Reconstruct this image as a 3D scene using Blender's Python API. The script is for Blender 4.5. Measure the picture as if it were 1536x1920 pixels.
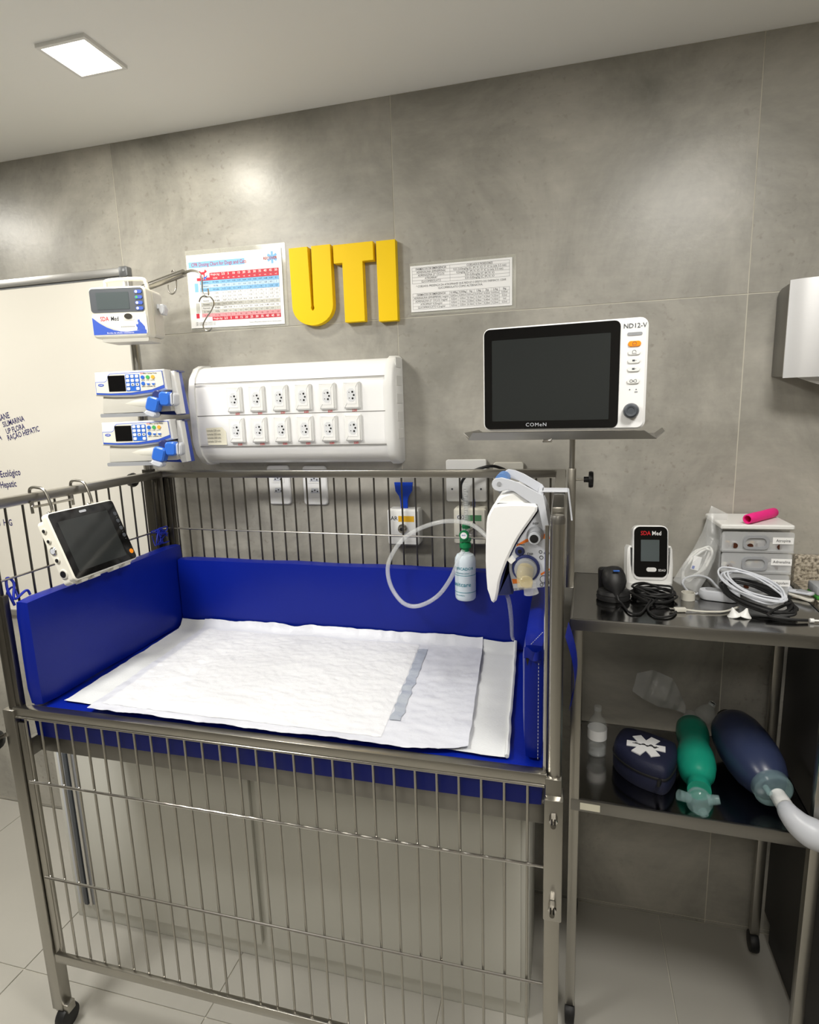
import bpy, bmesh, math, random
from mathutils import Vector, Matrix, noise
for o in list(bpy.data.objects): bpy.data.objects.remove(o)
sc = bpy.context.scene
col = sc.collection
random.seed(7)
R = math.radians
# ---------------------------------------------------------------- camera
CAM = Vector((0, -1.70, 1.58)); FPX = 1104.0
YAW, PIT, ROL = R(15.03), R(10.40), R(-1.84)
_f = Vector((-math.sin(YAW)*math.cos(PIT), math.cos(YAW)*math.cos(PIT), -math.sin(PIT)))
_r0 = Vector((math.cos(YAW), math.sin(YAW), 0)); _u0 = _r0.cross(_f)
_r = math.cos(ROL)*_r0 + math.sin(ROL)*_u0
_u = -math.sin(ROL)*_r0 + math.cos(ROL)*_u0
cam = bpy.data.cameras.new('camera'); camo = bpy.data.objects.new('camera', cam); col.objects.link(camo)
cam.sensor_fit = 'HORIZONTAL'; cam.sensor_width = 36; cam.lens = FPX/1536*36; cam.clip_start = .02
camo.matrix_world = Matrix(((_r.x, _u.x, -_f.x, CAM.x), (_r.y, _u.y, -_f.y, CAM.y), (_r.z, _u.z, -_f.z, CAM.z), (0, 0, 0, 1)))
sc.camera = camo
def _ray(x, y): return _f + _r*((x-768)/FPX) - _u*((y-960)/FPX)
def A(x, y, Y):
    d = _ray(x, y); return CAM + d*((Y-CAM.y)/d.y)
def AZ(x, y, Z):
    d = _ray(x, y); return CAM + d*((Z-CAM.z)/d.z)
def AX(x, y, X):
    d = _ray(x, y); return CAM + d*((X-CAM.x)/d.x)
# ---------------------------------------------------------------- world, lights, exposure
sc.view_settings.view_transform = 'Standard'; sc.view_settings.look = 'None'
sc.view_settings.gamma = 1; sc.view_settings.use_curve_mapping = False
sc.view_settings.exposure = 0.68
w = bpy.data.worlds.new('world'); sc.world = w; w.use_nodes = True
w.node_tree.nodes['Background'].inputs[0].default_value = (.8, .8, .76, 1)
w.node_tree.nodes['Background'].inputs[1].default_value = .05
CEIL = 2.40
def area(name, loc, sx, sy, power, colr, rot=(0, 0, 0)):
    l = bpy.data.lights.new(name, 'AREA'); l.shape = 'RECTANGLE'; l.size = sx; l.size_y = sy
    l.energy = power; l.color = colr
    o = bpy.data.objects.new(name, l); col.objects.link(o); o.location = loc; o.rotation_euler = rot
    return o
LAMPS = [  # x, y, half size, watts, colour
    (-1.35, -1.35, .20, 18.5, (1, .99, .955)),
    (-1.10, -.40, .06, 3.4, (1, .955, .84)),
    (-.1, -2.5, .28, 3.5, (1, .99, .97)),  # added fill from behind the camera
    (-2.35, -.55, .10, 6, (1, .97, .90)),
    (.45, -1.15, .20, 10, (1, .985, .95)),  # added lamp, lifts the upper wall on the right
]
for i, (x, y, h, p, c) in enumerate(LAMPS):
    area('ceiling_lamp_light', (x, y, CEIL-.012), h*1.8, h*1.8, p, c)
# ---------------------------------------------------------------- mesh helpers
def lin(c):
    return tuple(((v/255)/12.92 if v/255 <= .04045 else ((v/255+.055)/1.055)**2.4) for v in c)
MATS = {}
def mat(name, rgb, rough=.5, metal=0, spec=.5, alpha=1, trans=0, ior=1.45, bump=None, vary=None, coat=0, emit=0):
    m = bpy.data.materials.new(name); m.use_nodes = True
    nt = m.node_tree; b = nt.nodes['Principled BSDF']
    c = lin(rgb)
    b.inputs['Base Color'].default_value = (*c, 1); b.inputs['Roughness'].default_value = rough
    b.inputs['Metallic'].default_value = metal; b.inputs['Specular IOR Level'].default_value = spec
    b.inputs['Alpha'].default_value = alpha; b.inputs['Transmission Weight'].default_value = trans
    b.inputs['IOR'].default_value = ior; b.inputs['Coat Weight'].default_value = coat
    if emit:
        b.inputs['Emission Color'].default_value = (*c, 1); b.inputs['Emission Strength'].default_value = emit
    if bump or vary:
        tc = nt.nodes.new('ShaderNodeTexCoord'); mp = nt.nodes.new('ShaderNodeMapping')
        nt.links.new(tc.outputs['Object'], mp.inputs[0])
        sc3 = (bump or vary)[2] if len(bump or vary) > 2 else (1, 1, 1)
        mp.inputs['Scale'].default_value = sc3
        n = nt.nodes.new('ShaderNodeTexNoise'); nt.links.new(mp.outputs[0], n.inputs['Vector'])
        n.inputs['Scale'].default_value = (bump or vary)[0]; n.inputs['Detail'].default_value = 4
        if bump:
            bp = nt.nodes.new('ShaderNodeBump'); bp.inputs['Strength'].default_value = bump[1]; bp.inputs['Distance'].default_value = .002
            nt.links.new(n.outputs[0], bp.inputs['Height']); nt.links.new(bp.outputs[0], b.inputs['Normal'])
        if vary:
            mx = nt.nodes.new('ShaderNodeMix'); mx.data_type = 'RGBA'
            mx.inputs['A'].default_value = (*[v*(1-vary[1]) for v in c], 1); mx.inputs['B'].default_value = (*[min(1, v*(1+vary[1])) for v in c], 1)
            nt.links.new(n.outputs[0], mx.inputs['Factor']); nt.links.new(mx.outputs['Result'], b.inputs['Base Color'])
    MATS[name] = m
    return m
FR = {}          # world matrix of every built object
class MB:
    def __init__(s, M=None): s.v = []; s.f = []; s.M = M or Matrix.Identity(4)
    def add(s, vs, fs):
        o = len(s.v); s.v += [s.M @ Vector(p) for p in vs]; s.f += [tuple(i+o for i in f) for f in fs]; return s
    def box(s, x0, x1, y0, y1, z0, z1):
        return s.add([(x, y, z) for z in (z0, z1) for y in (y0, y1) for x in (x0, x1)],
                     [(0, 2, 3, 1), (4, 5, 7, 6), (0, 1, 5, 4), (2, 6, 7, 3), (0, 4, 6, 2), (1, 3, 7, 5)])
    def loft(s, rings, closed=True, caps=True):
        n = len(rings[0]); vs = [p for r in rings for p in r]; fs = []
        for k in range(len(rings)-1):
            for i in range(n if closed else n-1):
                j = (i+1) % n; fs.append((k*n+i, k*n+j, (k+1)*n+j, (k+1)*n+i))
        if caps: fs += [tuple(range(n-1, -1, -1)), tuple((len(rings)-1)*n+i for i in range(n))]
        return s.add(vs, fs)
    def prism(s, poly, y0, y1, ch=0, back=0):   # poly in (x,z), extruded along y; ch = chamfer of the front rim
        def off(d):
            n = len(poly); out = []
            ar = sum(poly[i][0]*poly[(i+1) % n][1]-poly[(i+1) % n][0]*poly[i][1] for i in range(n))
            sg = 1 if ar > 0 else -1
            for i in range(n):
                a = Vector(poly[i-1]); b = Vector(poly[i]); c = Vector(poly[(i+1) % n])
                e1 = (b-a).normalized(); e2 = (c-b).normalized()
                n1 = Vector((-e1.y, e1.x))*sg; n2 = Vector((-e2.y, e2.x))*sg
                q = n1+n2; l = q.length
                q = n1 if l < .3 else q/l/max(.5, l/2)
                out.append(b+q*d)
            return out
        rings = []
        if ch: rings += [[(p.x, y0, p.y) for p in off(ch)], [(p[0], y0+ch, p[1]) for p in poly]]
        else: rings += [[(p[0], y0, p[1]) for p in poly]]
        if back: rings += [[(p[0], y1-back, p[1]) for p in poly], [(p.x, y1, p.y) for p in off(back)]]
        else: rings += [[(p[0], y1, p[1]) for p in poly]]
        return s.loft(rings)
    def tube(s, pts, r, n=8, closed=False, caps=True):
        pts = [Vector(p) for p in pts]; m = len(pts); rad = r if callable(r) else (lambda t: r)
        rings = []; up = None
        for i, p in enumerate(pts):
            if closed: t = pts[(i+1) % m]-pts[i-1]
            else: t = pts[min(i+1, m-1)]-pts[max(i-1, 0)]
            t.normalize()
            if up is None:
                up = Vector((0, 0, 1)) if abs(t.z) < .9 else Vector((1, 0, 0))
            up = (up - t*up.dot(t)); up.normalize(); sd = t.cross(up)
            q = rad(i/(m-1) if m > 1 else 0)
            rings.append([p + up*math.cos(2*math.pi*k/n)*q + sd*math.sin(2*math.pi*k/n)*q for k in range(n)])
        if closed: rings.append(rings[0])
        return s.loft(rings, caps=caps and not closed)
    def lathe(s, prof, n=20, c=(0, 0, 0), ax='z', caps=True):
        rings = []
        for r, h in prof:
            ring = []
            for k in range(n):
                a = 2*math.pi*k/n; p = (r*math.cos(a), r*math.sin(a))
                q = {'z': (p[0], p[1], h), 'y': (p[0], h, p[1]), 'x': (h, p[0], p[1])}[ax]
                ring.append((q[0]+c[0], q[1]+c[1], q[2]+c[2]))
            rings.append(ring)
        return s.loft(rings, caps=caps)
    def grid(s, fn, nu, nv):
        vs = [fn(i/nu, j/nv) for j in range(nv+1) for i in range(nu+1)]
        return s.add(vs, [(j*(nu+1)+i, j*(nu+1)+i+1, (j+1)*(nu+1)+i+1, (j+1)*(nu+1)+i) for j in range(nv) for i in range(nu)])
    def text(s, body, x, z, size, y=0, al='CENTER', bold=0, sx=1, rot=0, sp=1):
        cu = bpy.data.curves.new('t', 'FONT'); cu.body = body; cu.size = size; cu.align_x = al; cu.align_y = 'CENTER'
        cu.resolution_u = 2; cu.space_character = sp; cu.offset = bold*size
        ob = bpy.data.objects.new('t', cu); me = ob.to_mesh()
        ca, sa = math.cos(rot), math.sin(rot)
        vs = [(x+(v.co.x*sx)*ca-v.co.y*sa, y, z+(v.co.x*sx)*sa+v.co.y*ca) for v in me.vertices]
        fs = [tuple(p.vertices) for p in me.polygons]
        if vs: s.add(vs, fs)
        ob.to_mesh_clear(); bpy.data.objects.remove(ob); bpy.data.curves.remove(cu)
        return s
    def rect(s, x0, x1, z0, z1, y):
        return s.add([(x0, y, z0), (x1, y, z0), (x1, y, z1), (x0, y, z1)], [(0, 1, 2, 3)])
    def mesh(s, name, m, bevel=0, seg=2, sharp=35, flip=True):
        me = bpy.data.meshes.new(name); me.from_pydata([tuple(v) for v in s.v], [], s.f)
        bm = bmesh.new(); bm.from_mesh(me)
        if flip: bmesh.ops.recalc_face_normals(bm, faces=bm.faces)
        if bevel:
            ed = [e for e in bm.edges if len(e.link_faces) == 2 and e.calc_face_angle(0) > R(30)]
            bmesh.ops.bevel(bm, geom=ed, offset=bevel, segments=seg, affect='EDGES', profile=.5, clamp_overlap=True)
        bm.to_mesh(me); bm.free()
        me.polygons.foreach_set('use_smooth', [True]*len(me.polygons))
        me.set_sharp_from_angle(angle=R(sharp))
        me.materials.append(MATS[m])
        return me
    def build(s, name, m, parent=None, bevel=0, seg=2, sharp=35, label=None, flip=True):
        if parent is not None:
            inv = FR[parent.name].inverted(); s.v = [inv @ v for v in s.v]
        o = bpy.data.objects.new(name, s.mesh(name, m, bevel, seg, sharp, flip)); col.objects.link(o)
        if parent is not None:
            o.parent = parent; FR[o.name] = FR[parent.name].copy()
        else: FR[o.name] = Matrix.Identity(4)
        if label: o['label'] = label
        return o
def tag(o, label=None, cat=None, group=None, kind=None):
    if label: o['label'] = label
    if cat: o['category'] = cat
    if group: o['group'] = group
    if kind: o['kind'] = kind
    return o
def thing(name, label, cat, M, group=None):
    if not isinstance(M, Matrix): M = Matrix.Translation(Vector(M))
    o = bpy.data.objects.new(name, None); o.empty_display_size = .03; col.objects.link(o); o.matrix_world = M
    FR[o.name] = M.copy()
    return tag(o, label, cat, group)
def frame(loc, rz=0, rx=0, ry=0):
    return Matrix.Translation(Vector(loc)) @ Matrix.Rotation(rz, 4, 'Z') @ Matrix.Rotation(ry, 4, 'Y') @ Matrix.Rotation(rx, 4, 'X')
def inst(name, me, parent, loc, label=None, rot=None):
    o = bpy.data.objects.new(name, me); col.objects.link(o)
    if parent is not None:
        o.parent = parent; L = FR[parent.name].inverted() @ Vector(loc)
    else: L = Vector(loc)
    o.location = L
    if rot: o.rotation_euler = rot
    FR[o.name] = (FR[parent.name] if parent is not None else Matrix.Identity(4)) @ Matrix.Translation(L)
    if label: o['label'] = label
    return o
def dup(root, M, label=None):
    r = root.copy(); col.objects.link(r); r.matrix_world = M
    if label: r['label'] = label
    FR[r.name] = M.copy()
    for ch in list(root.children):
        c = ch.copy(); col.objects.link(c); c.parent = r
        for g in list(ch.children):
            d = g.copy(); col.objects.link(d); d.parent = c
    return r
def rr(x0, x1, z0, z1, r, n=5):
    pts = []
    for cx, cz, a0 in ((x1-r, z0+r, -90), (x1-r, z1-r, 0), (x0+r, z1-r, 90), (x0+r, z0+r, 180)):
        for k in range(n+1):
            a = R(a0+90*k/n); pts.append((cx+r*math.cos(a), cz+r*math.sin(a)))
    return pts
def circ(cx, cz, r, n=20, sx=1): return [(cx+sx*r*math.cos(2*math.pi*k/n), cz+r*math.sin(2*math.pi*k/n)) for k in range(n)]
def spline(pts, n=8, closed=False):
    P = [Vector(p) for p in pts]; out = []; m = len(P)
    for i in range(m if closed else m-1):
        g = (lambda k: P[k % m]) if closed else (lambda k: P[max(0, min(m-1, k))])
        a, b, c, d = g(i-1), g(i), g(i+1), g(i+2)
        for k in range(n):
            t = k/n
            out.append(.5*((2*b)+(c-a)*t+(2*a-5*b+4*c-d)*t*t+(3*b-a-3*c+d)*t**3))
    if not closed: out.append(P[-1])
    return out
# ---------------------------------------------------------------- materials
def tile_material():
    m = bpy.data.materials.new('concrete_tile'); m.use_nodes = True; nt = m.node_tree; b = nt.nodes['Principled BSDF']
    N = nt.nodes.new; L = nt.links.new
    geo = N('ShaderNodeNewGeometry'); oi = N('ShaderNodeObjectInfo')
    add = N('ShaderNodeVectorMath'); add.operation = 'MULTIPLY_ADD'
    comb = N('ShaderNodeCombineXYZ'); L(oi.outputs['Random'], comb.inputs[0]); L(oi.outputs['Random'], comb.inputs[2])
    L(comb.outputs[0], add.inputs[0]); add.inputs[1].default_value = (7, 7, 7); L(geo.outputs['Position'], add.inputs[2])
    n1 = N('ShaderNodeTexNoise'); n1.inputs['Scale'].default_value = 2.2; n1.inputs['Detail'].default_value = 6; n1.inputs['Roughness'].default_value = .68; n1.inputs['Distortion'].default_value = .6
    L(add.outputs[0], n1.inputs['Vector'])
    mp = N('ShaderNodeMapping'); mp.inputs['Scale'].default_value = (4, 4, 14); L(add.outputs[0], mp.inputs[0])
    n2 = N('ShaderNodeTexNoise'); n2.inputs['Scale'].default_value = 3; n2.inputs['Detail'].default_value = 8; n2.inputs['Roughness'].default_value = .7; L(mp.outputs[0], n2.inputs['Vector'])
    n3 = N('ShaderNodeTexNoise'); n3.inputs['Scale'].default_value = 60; n3.inputs['Detail'].default_value = 5; L(add.outputs[0], n3.inputs['Vector'])
    r1 = N('ShaderNodeValToRGB'); L(n1.outputs[0], r1.inputs[0])
    e = r1.color_ramp.elements; e[0].position = .28; e[0].color = (*lin((131, 129, 122)), 1); e[1].position = .72; e[1].color = (*lin((188, 184, 175)), 1)
    k = r1.color_ramp.elements.new(.5); k.color = (*lin((162, 159, 151)), 1)
    r2 = N('ShaderNodeValToRGB'); L(n2.outputs[0], r2.inputs[0])
    r2.color_ramp.elements[0].position = .35; r2.color_ramp.elements[0].color = (.78, .78, .78, 1); r2.color_ramp.elements[1].position = .65; r2.color_ramp.elements[1].color = (1.08, 1.07, 1.05, 1)
    mx = N('ShaderNodeMix'); mx.data_type = 'RGBA'; mx.blend_type = 'MULTIPLY'; mx.inputs['Factor'].default_value = .34
    L(r1.outputs[0], mx.inputs['A']); L(r2.outputs[0], mx.inputs['B'])
    r3 = N('ShaderNodeValToRGB'); L(n3.outputs[0], r3.inputs[0]); r3.color_ramp.elements[0].position = .3; r3.color_ramp.elements[0].color = (.74, .72, .69, 1); r3.color_ramp.elements[1].position = .42; r3.color_ramp.elements[1].color = (1, 1, 1, 1)
    # rough pitted patches: only where the large noise is high
    n4 = N('ShaderNodeTexNoise'); n4.inputs['Scale'].default_value = 1.7; n4.inputs['Detail'].default_value = 3
    ad2 = N('ShaderNodeVectorMath'); ad2.operation = 'ADD'; ad2.inputs[1].default_value = (3.1, 0, 5.3); L(add.outputs[0], ad2.inputs[0]); L(ad2.outputs[0], n4.inputs['Vector'])
    r4 = N('ShaderNodeValToRGB'); L(n4.outputs[0], r4.inputs[0]); r4.color_ramp.elements[0].position = .46; r4.color_ramp.elements[1].position = .66
    mx2 = N('ShaderNodeMix'); mx2.data_type = 'RGBA'; mx2.blend_type = 'MULTIPLY'
    L(r4.outputs[0], mx2.inputs['Factor']); L(mx.outputs['Result'], mx2.inputs['A']); L(r3.outputs[0], mx2.inputs['B'])
    L(mx2.outputs['Result'], b.inputs['Base Color'])
    bp = N('ShaderNodeBump'); bp.inputs['Strength'].default_value = .12; bp.inputs['Distance'].default_value = .003; L(n3.outputs[0], bp.inputs['Height']); L(bp.outputs[0], b.inputs['Normal'])
    b.inputs['Roughness'].default_value = .34; b.inputs['Specular IOR Level'].default_value = .45
    MATS['concrete_tile'] = m
tile_material()
def granite_material():
    m = bpy.data.materials.new('granite'); m.use_nodes = True; nt = m.node_tree; b = nt.nodes['Principled BSDF']
    tc = nt.nodes.new('ShaderNodeNewGeometry'); v = nt.nodes.new('ShaderNodeTexNoise'); v.inputs['Scale'].default_value = 140; v.inputs['Detail'].default_value = 4
    nt.links.new(tc.outputs['Position'], v.inputs['Vector'])
    r = nt.nodes.new('ShaderNodeValToRGB'); nt.links.new(v.outputs[0], r.inputs[0])
    e = r.color_ramp.elements; e[0].position = .33; e[0].color = (*lin((92, 84, 76)), 1); e[1].position = .66; e[1].color = (*lin((212, 202, 186)), 1)
    k = e.new(.5); k.color = (*lin((176, 166, 148)), 1)
    nt.links.new(r.outputs[0], b.inputs['Base Color']); b.inputs['Roughness'].default_value = .25
    MATS['granite'] = m
granite_material()
mat('grout', (205, 201, 188), .8)
mat('floor_tile', (172, 169, 161), .35, vary=(3, .08))
mat('ceiling_white', (246, 246, 243), .8)
mat('wall_paint', (150, 147, 140), .6)
mat('steel', (170, 167, 160), .28, 1, bump=(60, .05, (1, 1, 12)))
mat('steel_dark', (104, 101, 95), .32, 1, bump=(60, .05, (12, 1, 1)))
mat('steel_satin', (142, 140, 136), .36, 1)
mat('steel_table', (150, 149, 147), .13, 1, bump=(40, .03, (1, 10, 1)))
mat('steel_front_lit', (205, 205, 206), .48, 1, bump=(60, .04, (1, 1, 10)))  # lighter than the case: brightness of the dispenser front put into the colour
mat('socket_grey', (214, 216, 219), .5)
mat('chrome', (205, 203, 200), .12, 1)
mat('aluminium', (190, 189, 186), .35, .9)
mat('alu_dark', (118, 120, 122), .4, .6)
mat('vinyl_blue', (3, 26, 128), .38, 0, .35, bump=(260, .10))
mat('lace_blue', (24, 44, 168), .5)
mat('pad_white', (205, 206, 210), .85, 0, .2, bump=(70, 1.0))
mat('pad_back', (202, 204, 205), .8, 0, .3, bump=(180, .35, (1, 4, 1)))
mat('film', (196, 198, 206), .35, 0, .4, bump=(60, .6))
mat('film_grey', (160, 166, 176), .18, 0, .7, bump=(45, .9))
mat('white_gloss', (238, 238, 238), .22)
mat('white_plastic', (232, 232, 230), .38)
mat('cream_plastic', (226, 223, 210), .42)
mat('offwhite', (205, 202, 192), .45)
mat('grey_plastic', (150, 152, 156), .4)
mat('light_grey', (196, 199, 206), .35)
mat('dark_grey', (74, 78, 84), .42)
mat('black_plastic', (22, 22, 23), .4)
mat('black_rubber', (26, 26, 27), .5)
mat('black_gloss', (9, 9, 10), .07)
mat('screen', (40, 43, 43), .10)
mat('screen_lit', (84, 92, 94), .16)
mat('hole', (20, 19, 18), .7)
mat('groove', (120, 118, 114), .6)
mat('yellow_acrylic', (240, 200, 0), .5, 0, .25)
mat('yellow_label', (224, 172, 28), .5)
mat('blue_ink', (52, 88, 190), .45)
mat('blue_plastic', (50, 108, 206), .32)
mat('blue_dark', (36, 66, 172), .4)
mat('blue_handle', (92, 130, 186), .45)
mat('blue_tape', (16, 66, 190), .25)
mat('navy', (26, 30, 56), .6, bump=(300, .3))
mat('navy_plastic', (46, 54, 104), .4)
mat('green_plastic', (20, 122, 72), .35)
mat('green_label', (86, 146, 102), .5)
mat('green_silicone', (26, 150, 124), .32, 0, .5)
mat('blue_silicone', (46, 54, 82), .3, 0, .5)
mat('green_button', (70, 176, 90), .4)
mat('amber_button', (240, 176, 60), .4)
mat('orange', (248, 146, 20), .4)
mat('orange_print', (226, 120, 40), .5)
mat('teal_print', (24, 130, 150), .5)
mat('red_print', (196, 40, 60), .5)
mat('red_text', (214, 24, 34), .5)
mat('pink_print', (232, 150, 156), .6)
mat('lightblue_print', (130, 184, 230), .6)
mat('paleblue_print', (186, 212, 238), .6)
mat('grey_print', (196, 196, 190), .6)
mat('paper', (240, 240, 240), .65)
mat('paper_note', (232, 228, 208), .75)
mat('ink', (38, 38, 42), .7)
mat('ink_soft', (96, 96, 102), .7)
mat('marker', (44, 40, 96), .5)
mat('dark_red', (170, 40, 48), .6)
mat('laminate', (226, 226, 214), .08, 0, .5, alpha=0.2)
mat('clear', (236, 240, 240), .08, 0, .5, alpha=0.15)
mat('clear_soft', (222, 226, 226), .3, 0, .5, alpha=0.26)
mat('clear_tube', (224, 226, 226), .12, 0, .6, alpha=0.3)
mat('clear_amber', (222, 206, 156), .1, 0, .6, alpha=0.32)
mat('clear_teal', (170, 204, 206), .1, 0, .6, alpha=.26)
mat('bag_film', (220, 222, 222), .2, 0, .6, alpha=0.24, bump=(30, .8))
mat('drawer_clear', (226, 228, 230), .18, 0, .5, alpha=.34)
mat('bottle_milk', (216, 228, 236), .3, 0, .5, alpha=.93)
mat('pink', (246, 40, 140), .6, bump=(200, .5))
mat('amber_glass', (70, 36, 22), .12)
mat('whiteboard', (222, 218, 208), .25, 0, .4)
mat('cabinet_white', (205, 204, 196), .45)
mat('dark_panel', (52, 50, 50), .5)
mat('sponge_green', (70, 150, 60), .8)
mat('lamp_glow', (255, 246, 228), .5, emit=6)
# ================================================================ setting
X0, X1, Y0, Y1 = -3.2, 2.0, -3.4, 0.0
def slab(name, m, *b):
    return tag(MB().box(*b).build(name, m), kind='structure')
wall_back = slab('wall_back', 'grout', X0, X1, .0012, .12, 0, CEIL)
floor = slab('floor', 'grout', X0, X1, Y0, .12, -.1, -.004)
ceiling = slab('ceiling', 'ceiling_white', X0, X1, Y0, .12, CEIL, CEIL+.1)
slab('wall_left', 'wall_paint', X0-.1, X0, Y0, .12, 0, CEIL)
slab('wall_right', 'wall_paint', X1, X1+.1, Y0, .12, 0, CEIL)
slab('wall_front', 'wall_paint', X0, X1, Y0-.1, Y0, 0, CEIL)
TP = .905; xj = -.474-3*TP
zs = [0, .012, .917, 1.822, CEIL]
xs = [X0]+[xj+i*TP for i in range(8) if X0 < xj+i*TP < X1]+[X1]
for i in range(len(xs)-1):
    for j in range(4):
        g = .0013
        MB().box(xs[i]+g, xs[i+1]-g, 0, .0012, zs[j]+g, zs[j+1]-g).build('tile', 'concrete_tile', wall_back, seg=1)
fm = MB().box(-.2985, .2985, -.2985, .2985, -.0045, 0).mesh('floor_tile', 'floor_tile', bevel=.0008, seg=1)
for i in range(9):
    for j in range(6):
        x = X0+.2+.6*i; y = -.3-.6*j
        if x+.3 < X1+.05: inst('floor_tile', fm, floor, (x, y, 0))
for i, (x, y, h, p, c) in enumerate(LAMPS):
    names = ['square ceiling light in the middle of the room', 'small square ceiling spot close to the wall above the chart', 'large square ceiling light behind the viewer', 'square ceiling light in front of the whiteboard', 'square ceiling light over the steel cart']
    t = thing('ceiling_light', names[i], 'ceiling light', (x, y, CEIL))
    MB().prism(rr(-h, h, -h, h, .01), -.002, 0)
    a = MB(Matrix.Translation((x, y, CEIL)))
    a.loft([[(q[0]*k, q[1]*k, z) for q in ((-h, -h), (h, -h), (h, h), (-h, h))] for k, z in ((1.12, 0), (1.12, -.008), (.98, -.008), (.98, 0))], caps=False).build('frame', 'white_plastic', t)
    MB(Matrix.Translation((x, y, CEIL))).box(-h*.97, h*.97, -h*.97, h*.97, -.005, -.0005).build('diffuser', 'lamp_glow', t)
# ================================================================ crib
crib = thing('hospital_crib', 'stainless steel barred crib with lowered front gate under the power panel', 'crib', (-.62, -.40, 0))
XL, XR, YB, YF = -1.240, -.012, -.105, -.695
def sq(x, y, h=.0125): return (x-h, x+h, y-h, y+h)
# corner posts
MB().box(*sq(XL, YB), .06, 1.392).build('post', 'steel', crib, bevel=.002)
MB().box(XL+.016, XL+.034, YB-.012, YB+.010, .80, 1.376).build('post', 'steel_dark', crib, bevel=.002)
MB().box(*sq(XR, YB), .06, 1.392).build('post', 'steel', crib, bevel=.002)
MB().box(*sq(XL-.014, YF-.004, .016), .06, .905).build('post', 'steel', crib, bevel=.002)
MB().box(*sq(XR, YF-.004, .0145), .06, .905).build('post', 'steel', crib, bevel=.002)
# front rods on which the gate slides
MB().tube([(XR+.001, YF, .865), (XR+.001, YF, 1.374)], .0128, 20).build('slide_rod', 'steel', crib)
MB().lathe([(.0125, 1.372), (.0128, 1.382), (.011, 1.388)], 20, (XR+.001, YF, 0)).build('rod_cap', 'steel_satin', crib)
MB().tube([(XR-.0165, YF-.002, .905), (XR-.0165, YF-.002, 1.37)], .0035, 8).build('guide_rod', 'chrome', crib)
MB().tube([(XL-.012, YF, .90), (XL-.012, YF, 1.385)], .0128, 20).build('slide_rod', 'steel_dark', crib)
MB().box(XL-.002, XL+.012, YF-.008, YF+.008, .88, 1.18).build('guide_rod', 'steel_dark', crib, bevel=.002)
# top rails
rz = 1.398
MB().box(XL-.012, XR+.014, YB-.012, YB+.012, rz-.022, rz).build('top_rail', 'steel', crib, bevel=.0025)
MB().box(XL-.012, XL+.012, YF-.01, YB-.012, rz-.022, rz).build('top_rail', 'steel', crib, bevel=.0025)
MB().box(XR-.010, XR+.012, YF+.02, YB-.012, rz-.022, rz).build('top_rail', 'steel', crib, bevel=.0025)
# bed deck frame
for b in ((XL, XR, YF+.028, YF+.043, .776, .820), (XL, XR, YB-.02, YB+.0, .776, .820), (XL-.005, XL+.012, YF, YB, .776, .820), (XR-.012, XR+.008, YF, YB, .776, .820)):
    MB().box(*b).build('deck_rail', 'steel_satin', crib, bevel=.002)
MB().box(XL+.005, XR-.005, YF+.04, YB, .813, .8205).build('deck_plate', 'steel_satin', crib)
# bars
bar = MB().tube([(0, 0, .80), (0, 0, 1.38)], .0027, 8).mesh('bar', 'steel_dark')
n = 29
for i in range(n):
    inst('bar', bar, crib, (XL+.046+(XR-XL-.07)*i/(n-1)+random.uniform(-.003, .003), YB, 0))
for i in range(13):
    y = YB-.045-(YF-YB)*-1*.93*i/12
    inst('bar', bar, crib, (XL, y, 0)); inst('bar', bar, crib, (XR, y, 0))
zb = A(480, 996, YB).z
MB().tube([(XL, YB-.004, zb+.004), (XR, YB-.004, zb-.004)], .0026, 8).build('cross_wire', 'steel', crib)
MB().tube([(XL+.004, YB, zb+.004), (XL+.004, YF, zb+.004)], .0026, 8).build('cross_wire', 'steel', crib)
MB().tube([(XR+.004, YB, zb), (XR+.004, YF, zb)], .0026, 8).build('cross_wire', 'steel', crib)
# lowered gate
GY = YF-.020
gate = MB().box(XL-.004, XR-.012, GY+.004, GY+.026, .890, .911).build('gate', 'steel', crib, bevel=.002, label='lowered front gate rail')
MB().box(XL+.014, XR-.016, GY-.006, GY+.006, .22, .244).build('gate_bottom_rail', 'steel', gate, bevel=.002)
MB().tube([(XL+.004, GY+.004, .888), (XR-.016, GY+.004, .888)], .0026, 8).build('gate_wire', 'steel', gate)
MB().tube([(XL+.014, GY+.003, .722), (XR-.016, GY+.003, .722)], .003, 8).build('gate_wire', 'chrome', gate)
MB().tube([(XL+.014, GY+.003, .46), (XR-.016, GY+.003, .46)], .003, 8).build('gate_wire', 'chrome', gate)
MB().box(XL+.006, XL+.024, GY+.004, GY+.018, .22, .874).build('gate_stile', 'steel', gate, bevel=.002)
gb = MB().tube([(0, 0, .24), (0, 0, .892)], .0028, 8).mesh('gate_bar', 'steel')
for i in range(28):
    inst('gate_bar', gb, gate, (-1.214+.0428*i, GY+.008, 0))
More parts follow.
